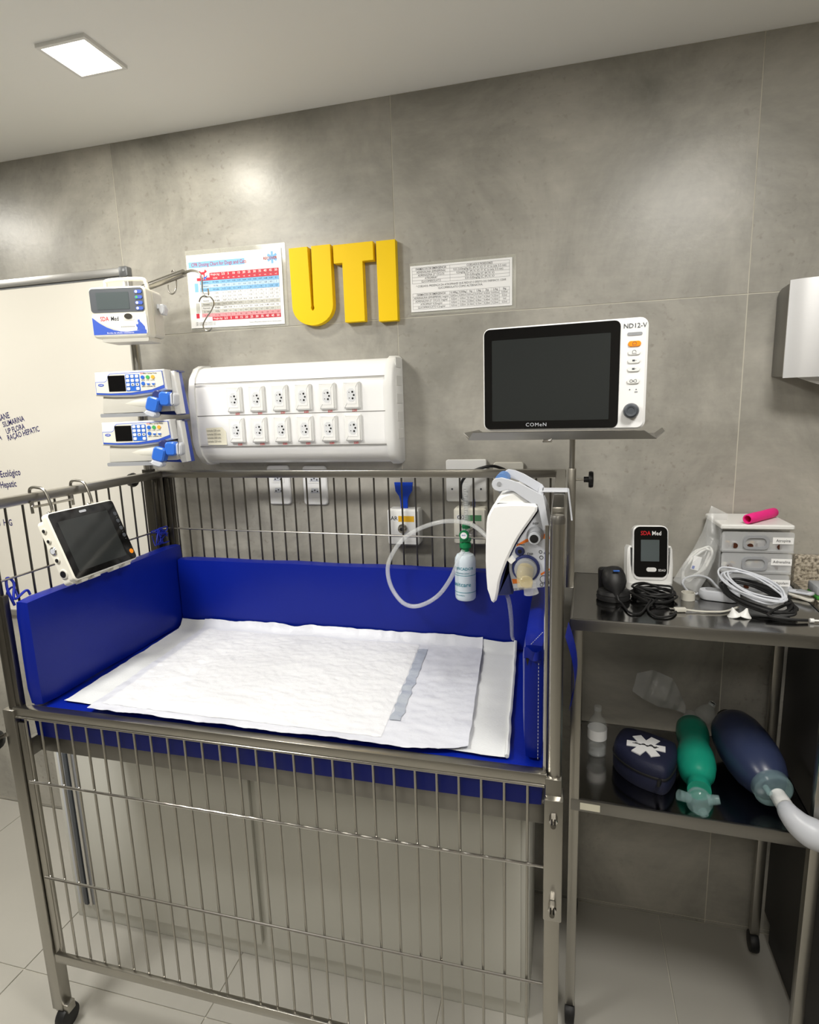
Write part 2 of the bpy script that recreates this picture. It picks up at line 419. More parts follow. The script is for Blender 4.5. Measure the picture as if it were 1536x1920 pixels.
# gate end bracket with nuts, knobs, wheels
MB().box(XR-.016, XR+.018, GY-.012, GY+.030, .62, .872).build('gate_bracket', 'steel', crib, bevel=.0025)
for z in (.842, .66):
    MB().lathe([(.0075, -.736-.008), (.0075, -.728)], 6, (XR+.001, 0, z), 'y').build('bolt', 'chrome', crib)
    MB().lathe([(.0045, -.756), (.0045, -.73)], 10, (XR+.001, 0, z), 'y').build('bolt', 'steel_dark', crib)
k = MB(); c = A(16, 1378, GY)
k.tube([(XL-.03, GY, c.z), (XL-.055, GY-.002, c.z-.012)], .005, 8); k.build('knob_stem', 'steel_dark', crib)
k = MB(Matrix.Translation((XL-.066, GY-.002, c.z-.018)) @ Matrix.Rotation(R(65), 4, 'Y'))
k.lathe([(.006, .016), (.014, .012), (.024, .004), (.025, -.006), (.012, -.012)], 16).build('knob', 'black_plastic', crib)
for x in (XL-.004, XR):
    for y in (YB, YF-.004):
        cs = MB(); cs.lathe([(.006, -.014), (.028, -.012), (.030, -.006), (.030, .006), (.028, .012), (.006, .014)], 20, (x, y, .030), 'x')
        ob = cs.build('caster_wheel', 'black_rubber', crib)
        MB().box(x-.02, x+.02, y-.012, y+.012, .05, .075).build('caster_fork', 'steel', crib, bevel=.002)
# right-side lower panel bars
# ---------------- mattress and cushions
def cushion(name, label, cat, b, bev=.012, amp=.004, seam=None):
    x0, x1, y0, y1, z0, z1 = b
    t = thing(name, label, cat, ((x0+x1)/2, (y0+y1)/2, z0), 'blue vinyl crib cushions')
    m = MB().box(*b)
    me = m.mesh('cover', 'vinyl_blue'); bm = bmesh.new(); bm.from_mesh(me)
    d = (x1-x0, y1-y0, z1-z0)
    for ax in range(3):
        k = max(1, int(d[ax]/.045))
        es = [e for e in bm.edges if abs(abs((e.verts[0].co-e.verts[1].co).normalized()[ax])-1) < .01]
        bmesh.ops.subdivide_edges(bm, edges=es, cuts=k, use_grid_fill=True)
    c = Vector(((x0+x1)/2, (y0+y1)/2, (z0+z1)/2))
    for v in bm.verts:      # round the corners, puff and wrinkle
        for ax in range(3):
            pass
        q = v.co-c; h = Vector(d)/2
        p = Vector([max(-h[i]+bev, min(h[i]-bev, q[i])) for i in range(3)])
        e = q-p
        if e.length > 1e-6: q = p+e.normalized()*bev*(1 if e.length > bev*.5 else .9)
        nz = noise.noise(v.co*7)*amp + noise.noise(v.co*17)*amp*.4
        q += (e.normalized() if e.length > 1e-6 else Vector((0, 0, 0)))*nz*.6
        v.co = c+q
    bm.to_mesh(me); bm.free()
    inv = FR[t.name].inverted(); me.transform(inv); me.polygons.foreach_set('use_smooth', [True]*len(me.polygons)); me.set_sharp_from_angle(angle=R(60))
    o = bpy.data.objects.new('cover', me); col.objects.link(o); o.parent = t; FR[o.name] = FR[t.name].copy()
    return t
cushion('mattress', 'blue vinyl mattress lying on the crib deck under the pads', 'mattress', (XL+.018, XR-.018, YF+.012, YB-.012, .8208, .905), .010, .002)
bl = cushion('bumper_cushion', 'tall blue bumper cushion along the crib side beneath the whiteboard', 'cushion', (XL+.018, XL+.064, YF+.005, YB-.014, .904, 1.168), .016, .005)
bb = cushion('bumper_cushion', 'long blue bumper cushion along the wall side of the crib', 'cushion', (XL+.064, XR-.062, YB-.060, YB-.012, .904, 1.128), .014, .005)
br = cushion('bumper_cushion', 'narrow blue bumper cushion at the crib end beside the steel cart, torn corner', 'cushion', (XR-.060, XR-.018, YF+.03, YB-.014, .904, 1.142), .015, .005)
# stitching seams and lace ties
def stitch(pts, par):
    m = MB()
    for i in range(len(pts)-1):
        a = Vector(pts[i]); b = Vector(pts[i+1]); L = (b-a).length; k = int(L/.007)
        for j in range(k):
            m.tube([a+(b-a)*(j/k), a+(b-a)*((j+.55)/k)], .0006, 5)
    m.build('stitching', 'light_grey', par)
stitch([(XR-.030, YF+.028, 1.12), (XR-.030, YF+.0275, .91)], br)
stitch([(XR-.044, YF+.035, 1.139), (XR-.024, YF+.09, 1.143)], br)
m = MB(); m.grid(lambda u, v: (XR-.056+.030*u, YF+.0265-.006*math.sin(math.pi*u)*(1-v), 1.136-.022*v-.012*u*u+.002*math.sin(9*u)), 8, 5)
m.build('torn_corner', 'vinyl_blue', br)
m = MB(); m.add([(XR-.053, YF+.0283, 1.112), (XR-.049, YF+.0283, 1.122), (XR-.041, YF+.0283, 1.126), (XR-.046, YF+.0283, 1.116), (XR-.050, YF+.0283, 1.098)], [(0, 1, 2, 3, 4)])
m.build('tear_hole', 'hole', br)
m = MB(); m.grid(lambda u, v: (XR-.040+.016*u, YF+.0245-.005*math.sin(math.pi*u), 1.128-.020*v+.006*u+.003*math.sin(8*v)), 5, 5)
m.build('torn_corner', 'vinyl_blue', br)
m = MB(); m.grid(lambda u, v: (XR+.016+.018*math.sin(v*2.6)+.006*u, YF+.035+.05*u, 1.158-.145*v+.01*u), 4, 10)
m.build('side_flap', 'vinyl_blue', br)
for (px, py, X, s) in ((285, 1010, XL+.016, 1), (300, 1000, XL+.016, 2)):
    pass
def lace(par, c, spread, turns, seed):
    rnd = random.Random(seed); m = MB()
    for k in range(turns):
        P = [Vector(c)+Vector((rnd.uniform(-.010, .010), rnd.uniform(-spread, spread), rnd.uniform(-.02, .035))) for _ in range(7)]
        m.tube(spline(P, 5), .0016, 5)
    m.build('lace_tie', 'lace_blue', par)
lace(bl, (XL+.018, YB-.06, zb-.018), .035, 5, 3)
m = MB(); m.tube(spline([(XL+.010, YF+.02, 1.15), (XL+.006, YF+.012, 1.19), (XL+.0, YF+.02, 1.215), (XL+.006, YF+.03, 1.20), (XL+.012, YF+.02, 1.165), (XL+.01, YF+.055, 1.175), (XL+.012, YF+.062, 1.162)], 6), .003, 6)
m.tube(spline([(XL+.012, YF+.03, 1.168), (XL+.002, YF+.03, 1.19), (XL-.006, YF+.02, 1.18), (XL+.004, YF+.01, 1.16)], 6), .0025, 6)
m.build('lace_tie', 'lace_blue', bl)
# ---------------- absorbent pads
def pad(name, label, corners, mt, zf, nu=70, nv=44, edge=.006, part='sheet', seed=0, amp=.0028, thick=.004):
    P = [Vector(c) for c in corners]
    def fn(u, v):
        a = P[0].lerp(P[1], u); b = P[3].lerp(P[2], u); p = a.lerp(b, v)
        w = noise.noise(Vector((p.x*9+seed, p.y*9, 1)))
        eu = (abs(u-.5)*2)**8; ev = (abs(v-.5)*2)**8
        p = p + Vector((noise.noise(Vector((v*9+seed, 3, 0)))*edge*eu, noise.noise(Vector((u*13+seed, 7, 0)))*edge*ev, 0))
        if seed == 11: p.y += .030*max(0, (u-.86)/.14)**1.6*(1-v)
        z = zf(p.x, p.y)
        z += amp*(.8*noise.noise(Vector((p.x*11+seed, p.y*24, 2)))+.5*noise.noise(Vector((p.x*30, p.y*62+seed, 5)))+.3*noise.noise(Vector((p.x*80+p.y*40, p.y*90, 3+seed)))+.5*abs(noise.noise(Vector((p.x*24+p.y*30, p.y*10-p.x*8, 9+seed)))))+amp*.8
        return Vector((p.x, p.y, z))
    return fn
def bedz(x, y, base):
    z = base
    if y > YB-.085: z += .035*min(1.3, ((y-(YB-.085))/.026))**1.5
    return z
YP = YB-.064
padA = thing('absorbent_pad', 'white quilted lower pad showing at the right of the top pad', 'pad', (-.6, -.4, .905), 'absorbent bed pads')
fa = pad('', '', [(-1.150, -.655, 0), (-.096, -.668, 0), (-.120, YP, 0), (-1.168, YP, 0)], 'pad_back', lambda x, y: bedz(x, y, .9075), seed=3, amp=.0022, edge=.003)
MB().grid(fa, 60, 40).build('sheet', 'pad_back', padA, flip=False)
hem = [fa(1, j/30)+Vector((-.004, 0, .002)) for j in range(31)]
MB().tube(hem, .0045, 6).build('folded_hem', 'pad_back', padA)
padB = thing('absorbent_pad', 'large crumpled white top pad with clear film border', 'pad', (-.6, -.4, .91), 'absorbent bed pads')
fb = pad('', '', [(-1.055, -.685, 0), (-.176, -.687, 0), (-.213, YP, 0), (-1.085, YP-.002, 0)], 'film', lambda x, y: bedz(x, y, .9135), seed=11, amp=.0036, edge=.003)
MB().grid(fb, 140, 80).build('film_sheet', 'film', padB, flip=False, label='thin clear-white film border')
def fc(u, v):
    e = min(1, min(u, 1-u)*14, min(v, 1-v)*10)
    return fb(.028+u*(.80-.028), .045+v*.90)+Vector((0, 0, .0006+e*(.0016+.0014*noise.noise(Vector((u*40, v*60, 0))))))
MB().grid(fc, 150, 90).build('absorbent_core', 'pad_white', padB, flip=False, label='bright white quilted absorbent core')
fd = lambda u, v: fb(.803+u*.028+.006*noise.noise(Vector((v*14, 0, 4))), .17+v*.72)+Vector((0, 0, .0016))
MB().grid(fd, 6, 40).build('film_strip', 'film_grey', padB, flip=False, label='grey shiny film strip')
# ================================================================ things on the wall
# ---- whiteboard
c = A(238, 500, -.018); WX, WZ = c.x, c.z
wb = thing('whiteboard', 'large whiteboard with marker notes and aluminium frame on the tiled wall', 'whiteboard', (WX-.75, -.01, WZ-1.2))
MB().box(WX-1.5, WX-.004, -.012, -.001, WZ-1.19, WZ-.004).build('board', 'whiteboard', wb)
MB().box(WX-1.5, WX-.024, -.020, -.001, WZ-.024, WZ).build('frame', 'aluminium', wb, bevel=.002)
MB().box(WX-.022, WX, -.020, -.001, WZ-1.176, WZ-.024).build('frame', 'aluminium', wb, bevel=.002)
MB().box(WX-1.5, WX-.024, -.020, -.001, WZ-1.2, WZ-1.178).build('frame', 'aluminium', wb, bevel=.002)
MB().box(WX-1.5, WX-.024, -.0135, -.012, WZ-.030, WZ-.024).build('frame_gasket', 'alu_dark', wb)
MB().prism(rr(WX-.030, WX+.002, WZ-.030, WZ+.002, .006), -.023, -.001).build('corner_cap', 'alu_dark', wb, bevel=.0015)
MB().lathe([(.0045, -.0245), (.0045, -.023)], 12, (WX-.010, 0, WZ-.010), 'y').build('corner_screw', 'grey_plastic', wb)
for s, px, py, sz, rot in (('SANE', -3, 785, .030, .26), ('SILIMARINA', 5, 797, .027, .26), ('UP FLORA', 11, 810, .027, .26), ('RAÇÃO HEPATIC', 14, 822, .027, .26), ('A', -3, 821, .030, .2), ('Mundo Ecológico', -30, 894, .034, .15), ('Ração Hepatic', -26, 913, .034, .14), ('treu  H/G', -16, 980, .034, .06)):
    p = A(px, py, -.0125)
    m = MB(); m.text(s, p.x, p.z, sz, y=-.0125, al='LEFT', sx=.72, rot=rot-.05, bold=.016)
    m.build('handwritten_line', 'marker', wb)
# ---- yellow letters
def letter(name, label, poly):
    t = thing(name, label, 'letter', (sum(p[0] for p in poly)/len(poly), -.012, min(p[1] for p in poly)), 'yellow wall letters')
    MB().prism(poly, -.024, -.0005).build('letter_body', 'yellow_acrylic', t, bevel=.0008, seg=1)
q = lambda x, y: (lambda p: (p.x, p.z))(A(x, y, -.024))
ztop = q(541, 466)[1]; zbot = q(590, 610)[1]
x0, x1 = q(541, 466)[0], q(619, 460)[0]; W = x1-x0; s = W*.455
cx = (x0+x1)/2; rad = W/2; zc = zbot+rad*.86
U = [(x0, ztop), (x0+s, ztop), (x0+s*1.04, zc)]
U += [(cx-.008+.016*k/6+0, zc-.014*math.sin(math.pi*k/6)) for k in range(1, 6)]
U += [(x1-s*1.04, zc), (x1-s, ztop), (x1, ztop), (x1, zc)]
U += [(cx+rad*math.cos(R(a)), zc+rad*.86*math.sin(R(a))) for a in range(-12, -169, -13)]
U += [(x0, zc)]
letter('letter_u', 'yellow capital letter U on the tiled wall', U)
x0, x1 = q(624, 459)[0], q(699, 452)[0]; zt = q(640, 458)[1]; zbt = q(655, 604)[1]; a, b = q(643, 520)[0], q(681, 520)[0]; zm = zt-(zt-zbt)*.235
letter('letter_t', 'yellow capital letter T between U and I', [(x0, zt), (x0, zm), (a, zm), (a, zbt), (b, zbt), (b, zm), (x1, zm), (x1, zt)])
x0, x1 = q(705, 460)[0], q(741, 455)[0]; zt = q(720, 450.5)[1]; zbt = q(725, 602)[1]
letter('letter_i', 'yellow capital letter I beside the white drug table', [(x0, zt), (x0, zbt), (x1, zbt), (x1, zt)])
# ---- laminated dosing chart
tl, tr, bl_, br_ = A(347, 481, -.003), A(525, 465.5, -.003), A(361, 617, -.003), A(533, 606, -.003)
cw = (tr-tl).length; chh = (tl-bl_).length; ang = math.atan2((tr-tl).z, (tr-tl).x)
CM = Matrix.Translation(((bl_.x+br_.x)/2, -.003, (bl_.z+br_.z)/2)) @ Matrix.Rotation(-ang, 4, 'Y')
ch = thing('dosing_chart', 'laminated dosing chart with red and blue table rows beside the yellow U', 'poster', CM)
W2 = cw/2
MB(CM).box(-W2, W2, -.0006, .0006, 0, chh).build('sheet', 'paper', ch)
MB(CM).prism(rr(-W2-.004, W2+.012, -.006, chh+.014, .004), .0008, .0016).build('laminate', 'laminate', ch)
u = lambda fx: -W2+fx*cw
vz = lambda fy: chh*(1-fy)
# coordinates as fractions of the sheet
m = MB(CM); m.rect(u(.02), u(.62), vz(.175), vz(.095), -.0009); m.build('title_band', 'lightblue_print', ch)
tx0, tx1, ty0, ty1 = .24, .965, .255, .905
rows = 13; rh = (ty1-ty0)/rows
bands = {'red_print': [(0, 2), (12, 13)], 'lightblue_print': [(2, 3), (4, 5)], 'paleblue_print': [(3, 4)], 'grey_print': [(8, 9), (10, 11)], 'pink_print': [(11, 12)]}
for mt, rs in bands.items():
    m = MB(CM)
    for a, b in rs:
        xx0 = .24 if a in (0, 12) else .13
        m.rect(u(xx0), u(tx1), vz(ty0+b*rh), vz(ty0+a*rh), -.0009)
    m.build('table_band', mt, ch)
m = MB(CM); m.rect(u(.10), u(.24), vz(ty0+2*rh), vz(ty0+1.2*rh), -.0009); m.rect(u(.065), u(.10), vz(ty0+12.2*rh), vz(ty0+10.9*rh), -.0009); m.build('table_band', 'red_print', ch)
m = MB(CM); m.rect(u(.07), u(.11), vz(ty0+5*rh), vz(ty0+2.6*rh), -.0009); m.build('table_band', 'lightblue_print', ch)
m = MB(CM); m.rect(u(.07), u(.11), vz(ty0+10.8*rh), vz(ty0+8*rh), -.0009); m.build('table_band', 'grey_print', ch)
# grid lines
m = MB(CM)
for i in range(12):
    x = u(.36+(.965-.36)*i/11); m.rect(x-.0002, x+.0002, vz(ty1), vz(ty0), -.00105)
for x in (.13, .24): m.rect(u(x)-.0002, u(x)+.0002, vz(ty1-rh), vz(ty0+2*rh), -.00105)
for i in range(rows+1): m.rect(u(.13 if 1 < i < 12 else .24), u(.965), vz(ty0+i*rh)-.00015, vz(ty0+i*rh)+.00015, -.00105)
m.build('table_lines', 'ink_soft', ch)
m = MB(CM); m.text('CPR Dosing Chart for Dogs and Cats', u(.05), vz(.137), .0155, y=-.0011, al='LEFT', sx=.80, bold=.008); m.text('RECOVER', u(.885), vz(.125), .0115, y=-.0014, sx=.9, bold=.01)
m.build('title_text', 'dark_red', ch)
m = MB(CM)
for k in range(3):
    a = math.pi*k/3+math.pi/2; d = Vector((math.cos(a), math.sin(a))); nn = Vector((-d.y, d.x))*.0036
    cxx, cz = u(.905), vz(.115)
    P = [d*.017+nn, -d*.017+nn, -d*.017-nn, d*.017-nn]
    m.add([(cxx+p.x, -.001-.00005*k, cz+p.y) for p in P], [(0, 1, 2, 3)])
m.build('star_emblem', 'lightblue_print', ch)
# little dog and cat silhouettes
def sil(pts, x, z, s): return [(x+p[0]*s, z+p[1]*s) for p in pts]
dog = [(0, 0), (.12, 0), (.14, .3), (.5, .32), (.52, 0), (.64, 0), (.68, .45), (.9, .55), (1, .7), (.86, .76), (.8, .9), (.7, .82), (.62, .62), (.2, .6), (.02, .75), (-.05, .7), (.02, .5)]
cat = [(0, 0), (.3, 0), (.32, .3), (.5, .3), (.5, 0), (.62, 0), (.66, .5), (.86, .6), (.9, .9), (.76, .8), (.64, .88), (.6, .66), (.2, .55), (.0, .5)]
m = MB(CM); m.add([(p[0], -.0011, p[1]) for p in sil(dog, u(.135), vz(.31), .026)], [tuple(range(len(dog)))]); m.build('dog_print', 'red_print', ch)
m = MB(CM); m.add([(p[0], -.0012, p[1]) for p in sil(cat, u(.175), vz(.345), .015)], [tuple(range(len(cat)))]); m.build('cat_print', 'blue_plastic', ch)
wh = ['2.5', '5', '10', '15', '20', '25', '30', '35', '40', '45', '50']
m = MB(CM)
for i, s in enumerate(wh):
    x = u(.36+(.965-.36)*(i+.5)/11)
    m.text(s, x, vz(ty0+.5*rh), .0095, y=-.0012, bold=.01); m.text('mL', x, vz(ty0+1.5*rh), .0055, y=-.0012); m.text(s, x, vz(ty0+12.5*rh), .0095, y=-.0012, bold=.01)
m.text('Weight (kg)', u(.30), vz(ty0+.5*rh), .0082, y=-.0012, sx=.8); m.text('Weight (kg)', u(.30), vz(ty0+12.5*rh), .0082, y=-.0012, sx=.8); m.text('DOSE', u(.30), vz(ty0+1.5*rh), .006, y=-.0012); m.text('DRUG', u(.18), vz(ty0+1.6*rh), .006, y=-.0012)
m.build('table_text', 'paper', ch)
m = MB(CM)
base = [.01, .1, .25, .25, .25, .13, .25, .06, .1, 15]
dn = ['Epinephrine', 'Vasopressin', 'Atropine', 'Amiodarone', 'Lidocaine', 'Naloxone', 'Flumazenil', 'Atipamezole', 'Ext. Defib', 'Int. Defib']
ds = ['0.01 mg/kg', '0.8 U/kg', '0.04 mg/kg', '5 mg/kg', '2 mg/kg', '0.04 mg/kg', '0.01 mg/kg', '100 ug/kg', '4-6 J/kg', '0.5-1 J/kg']
for r_ in range(10):
    z = vz(ty0+(r_+2.5)*rh)
    m.text(dn[r_], u(.185), z, .0066, y=-.0012, sx=.8); m.text(ds[r_], u(.30), z, .006, y=-.0012, sx=.8)
    for i in range(11):
        k = [.5, 1, 2, 3, 4, 5, 6, 7, 8, 9, 10][i]; v = base[r_]*k
        m.text(('%.2f' % v).rstrip('0').rstrip('.') if v < 10 else '%d' % v, u(.36+(.965-.36)*(i+.5)/11), z, .0066, y=-.0012)
for k in range(3): m.text('CPR = cardiopulmonary drug dose notes', u(.055), vz(.925+.018*k), .0042, y=-.0012, al='LEFT')
m.text('Recover CPR guidelines reference chart for veterinary patients', u(.97), vz(.955), .0042, y=-.0012, al='RIGHT')
m.build('table_text', 'ink', ch)
# ---- white drug table
tl, tr, bl_, br_ = A(770.5, 501, -.003), A(962, 483.5, -.003), A(772.5, 587, -.003), A(959.5, 571, -.003)
dw = (tr-tl).length; dh = (tl-bl_).length; ang = math.atan2((tr-tl).z, (tr-tl).x)
DM = Matrix.Translation(((bl_.x+br_.x)/2, -.003, (bl_.z+br_.z)/2)) @ Matrix.Rotation(-ang, 4, 'Y')
dt = thing('drug_table_sheet', 'laminated black and white drug table sheet above the patient monitor', 'sign', DM)
MB(DM).box(-dw/2, dw/2, -.0006, .0006, 0, dh).build('sheet', 'paper', dt)
MB(DM).prism(rr(-dw/2-.002, dw/2+.010, -.008, dh+.008, .004), .0008, .0016).build('laminate', 'laminate', dt)
u = lambda fx: -dw/2+fx*dw
vz = lambda fy: dh*(1-fy)
m = MB(DM); lw = .00025
def hl(a, b, z): m.rect(u(a), u(b), vz(z)-lw, vz(z)+lw, -.0009)
def vl(x, a, b): m.rect(u(x)-lw, u(x)+lw, vz(b), vz(a), -.0009)
for i in range(6): hl(.02, .975, .045+i*.068)
for x in (.02, .40, .975): vl(x, .045, .385)
for i in range(6): hl(.02, .975, .60+i*.07)
cols = [.02, .395, .48, .565, .635, .72, .80, .88, .975]
for x in cols: vl(x, .60, .95)
m.build('table_lines', 'ink_soft', dt)
m = MB(DM); fs = .0078
L = ['FARMACOS DE EMERGENCIA', 'ADRENALINA (EPINEFRINA)', 'ADRENALINA (3° CICLO)', 'ATROPINA*', 'GLICOPIRROLATO']
Rr = ['COELHOS E ROEDORES', '0,01-0,03mg/kg SC, IM, IV, IO, IT, IC (a cada 3-5 min)', '0,2mg/kg SC, IM, IV, IO, IT, IC (a cada 3-5 min)', '0,01-0,05mg/kg SC, IM, IV, IO', '0,01-0,02mg/kg SC, IM, IV, IO']
for i in range(5):
    z = vz(.045+(i+.5)*.068)
    m.text(L[i], u(.21), z, fs, y=-.0009, sx=.86, bold=.008 if i == 0 else 0); m.text(Rr[i], u(.69), z, fs, y=-.0009, sx=.86, bold=.008 if i == 0 else 0)
m.text('* COELHOS: PRESENÇA DA ATROPINASE QUE REDUZ O EFEITO DO FARMACO. USAR', u(.5), vz(.45), fs, y=-.0009, sx=.84)
m.text('GLICOPIRROLATO COMO ALTERNATIVA.', u(.5), vz(.515), fs, y=-.0009, sx=.86)
H = ['FARMACOS DE EMERGENCIA', '0,100kg', '0,500kg', '1kg', '1,5kg', '2kg', '2,5kg', '5kg']
T = [['ADRENALINA (EPINEFRINA) 1mg/ml', '0,002ml', '0,005ml', '0,01ml', '0,015ml', '0,02ml', '0,025ml', '0,05ml'], ['ADRENALINA (3° CICLO) 1mg/ml', '0,02ml', '0,05ml', '0,10ml', '0,15ml', '0,20ml', '0,25ml', '0,5ml'], ['ATROPINA* 0,25mg/ml', '0,02ml', '0,10ml', '0,20ml', '0,30ml', '0,40ml', '0,50ml', '1ml'], ['GLICOPIRROLATO 0,2mg/ml', '0,01ml', '0,05ml', '0,10ml', '0,15ml', '0,20ml', '0,25ml', '0,5ml']]
for j, row in enumerate([H]+T):
    for i, s in enumerate(row):
        m.text(s, u((cols[i]+cols[i+1])/2), vz(.60+(j+.5)*.07), fs*(.94 if i else .97), y=-.0009, sx=.84, bold=.008 if j == 0 else 0)
m.build('table_text', 'ink', dt)
# ---- power panel with twelve sockets
PY = -.098
xr = A(757, 766, -.004).x; xl = A(366, 770, -.07).x
z0 = A(735, 869, -.07).z; z1 = A(640, 674, -.05).z
pp = thing('bedhead_unit', 'wide white bedhead power unit with twelve sockets in two rows', 'power panel', ((xl+xr)/2, -.05, z0))
hh = z1-z0
prof = [(-.002, 0), (-.040, .002), (-.066, .012), (-.086, .034), (PY+.002, .062), (PY, .075), (PY, hh-.085), (PY+.002, hh-.07), (-.088, hh-.038), (-.066, hh-.012), (-.040, hh-.002), (-.002, hh)]
def xprism(m, prof, xa, xb, sc=1):
    m.loft([[(x, p[0], z0+p[1]) for p in prof] for x in (xa, xb)])
m = MB(); xprism(m, prof, xl+.022, xr-.022); m.build('body', 'white_gloss', pp, sharp=50)
big = [(p[0]*1.06-.001, (p[1]-hh/2)*1.035+hh/2) for p in prof]
for a, b, c_, d_ in ((xl+.026, xl, .0, -1), (xr-.026, xr, 0, 1)):
    m = MB(); sm = [(p[0]*.93, (p[1]-hh/2)*.95+hh/2) for p in big]
    rings = [[(a, p[0], z0+p[1]) for p in big], [(b-.008*d_, p[0], z0+p[1]) for p in big], [(b, p[0], z0+p[1]) for p in sm]]
    m.loft(rings); m.build('end_cap', 'white_plastic', pp, sharp=50)
# slots moulded into the visible cap
m = MB()
for k in range(5): m.box(xr-.0005, xr+.0012, -.075, -.02, z0+.07+k*.05, z0+.098+k*.05)
m.build('cap_slot', 'white_plastic', pp, bevel=.001, seg=1)
for fy in (719, 779, 837):
    z = A(420, fy, PY).z if fy != 719 else A(455, 716, PY).z
    if fy == 779: z = A(420, 779, PY).z
    MB().box(xl+.024, xr-.026, PY-.0006, PY+.002, z-.001, z+.001).build('seam', 'groove', pp)
c0, c1 = A(438, 749, PY-.01), A(659, 741, PY-.01); d0 = A(445, 807, PY-.01)
hx = [(-.0125, -.010), (-.0125, .010), (-.005, .0185), (.005, .0185), (.0125, .010), (.0125, -.010), (.005, -.0185), (-.005, -.0185)]
pm = MB().prism(rr(-.0245, .0245, -.0375, .0375, .003), -.011, 0, ch=.004).mesh('socket_plate', 'white_plastic')
im = MB().prism(rr(-.0135, .0135, -.024, .024, .001), -.0118, -.010).mesh('socket_insert', 'white_gloss')
rm = MB().prism(hx, -.0122, -.0112).mesh('socket_recess', 'socket_grey')
hm = MB()
for a, b, r_ in ((.004, .009, .0030), (.0078, .0, .0028), (.004, -.009, .0030), (-.006, .008, .0013), (-.006, -.008, .0013)): hm.lathe([(r_, -.0127), (r_, -.0118)], 10, (a, 0, b), 'y')
hm = hm.mesh('pin_holes', 'hole')
for r_ in range(2):
    for i in range(6):
        x = c0.x+(c1.x-c0.x)*i/5; z = (c0.z, d0.z)[r_]
        o = inst('socket', pm, pp, (x, PY, z))
        for nme, me in (('socket_insert', im), ('socket_recess', rm), ('pin_holes', hm)): inst(nme, me, o, (x, PY, z))
m = MB()
for r_ in range(2):
    for i in range(6): m.text('220', c0.x+(c1.x-c0.x)*i/5+.004, (c0.z, d0.z)[r_]-.0425, .0085, y=PY-.0008, bold=.012, sx=1.15)
m.build('voltage_labels', 'red_text', pp)
a = A(386, 803, PY-.001); b = A(426, 834, PY-.001)
m = MB(); m.add([(a.x, PY-.001, a.z), (b.x-.012, PY-.001, a.z+.002), (b.x, PY-.001, a.z-.012), (b.x, PY-.001, b.z), (a.x+.004, PY-.001, b.z)], [(0, 1, 2, 3, 4)]); m.build('paper_note', 'paper_note', pp)
m = MB()
for k in range(4): m.text('tomadas 220 volts', a.x+.003, a.z-.008-.011*k, .0085, y=PY-.0014, al='LEFT', sx=.75)
m.build('note_writing', 'groove', pp)
# ---- double wall sockets behind the bars
def wall_plate(px0, px1, py0, py1, label, Yp=-.008):
    a = A(px0, py0, Yp); b = A(px1, py1, Yp); w_ = b.x-a.x; h_ = a.z-b.z; cx_ = (a.x+b.x)/2
    t = thing('wall_socket', label, 'wall socket', (cx_, 0, b.z), 'double wall sockets behind the crib')
    M = Matrix.Translation((cx_, 0, b.z))
    MB(M).prism(rr(-w_/2, w_/2, 0, h_, .011), -.009, -.0003, ch=.003).build('plate', 'white_gloss', t)
    for k in (.36, .66):
        MB(M).prism(rr(-.022, .022, h_*k-.012, h_*k+.012, .002), -.0102, -.0088).build('socket_module', 'white_plastic', t)
        MB(M).prism([(-.016, h_*k-.007), (-.011, h_*k+.009), (.011, h_*k+.009), (.016, h_*k-.007)], -.0106, -.0100).build('socket_recess', 'light_grey', t)
        hm = MB(M)
        for dx, dz in ((-.009, -.001), (0, .003), (.009, -.001)): hm.lathe([(.0023, -.0112), (.0023, -.0104)], 10, (dx, 0, h_*k+dz), 'y')
        hm.build('pin_holes', 'hole', t)
    MB(M).prism(rr(-.012, .012, h_*.08, h_*.2, .002), -.0096, -.0088).build('label_tab', 'white_plastic', t)
    return t
wall_plate(499, 546, 873, 946, 'double wall socket plate under the bedhead unit, left of its twin')
wall_plate(566, 615, 874, 947, 'double wall socket plate right of its twin, behind the bars')
# ---- blank junction plate with black cable, and a second plate beside it
a = A(836, 862, -.01); b = A(913, 941, -.01)
t = thing('junction_plate', 'square white blank junction plate with a black cable emerging', 'wall plate', ((a.x+b.x)/2, 0, b.z))
MB().prism(rr(a.x, b.x, b.z, a.z, .006), -.011, -.0003, ch=.002).build('plate', 'white_plastic', t)
for px in (848, 902):
    c = A(px, 917, -.011); MB().lathe([(.003, -.012), (.003, -.0108)], 10, (c.x, 0, c.z), 'y').build('plate_screw', 'dark_grey', t)
pts = [A(880, 945, -.02), A(868, 935, -.03), A(864, 920, -.035), A(868, 900, -.04), A(885, 885, -.045), A(905, 877, -.045), A(925, 874, -.04), A(945, 880, -.02), A(950, 885, -.012)]
tag(MB().tube(spline(pts, 8), .0042, 8).build('power_cable', 'black_rubber'), 'black power cable looping over the blank junction plate', 'cable')
a = A(925, 867, -.01); b = A(982, 945, -.01)
t = thing('wall_socket', 'wider wall socket plate behind the ventilator handle', 'wall socket', ((a.x+b.x)/2, 0, b.z), 'double wall sockets behind the crib')
MB().prism(rr(a.x, b.x, b.z, a.z, .008), -.011, -.0003, ch=.002).build('plate', 'offwhite', t)
c = A(950, 918, -.012); MB().prism(rr(c.x-.022, c.x+.022, c.z-.012, c.z+.012, .004), -.0128, -.0108).build('socket_module', 'light_grey', t)
m = MB()
for dx in (-.009, 0, .009): m.lathe([(.0023, -.0134), (.0023, -.0127)], 10, (c.x+dx, 0, c.z), 'y')
m.build('pin_holes', 'hole', t)
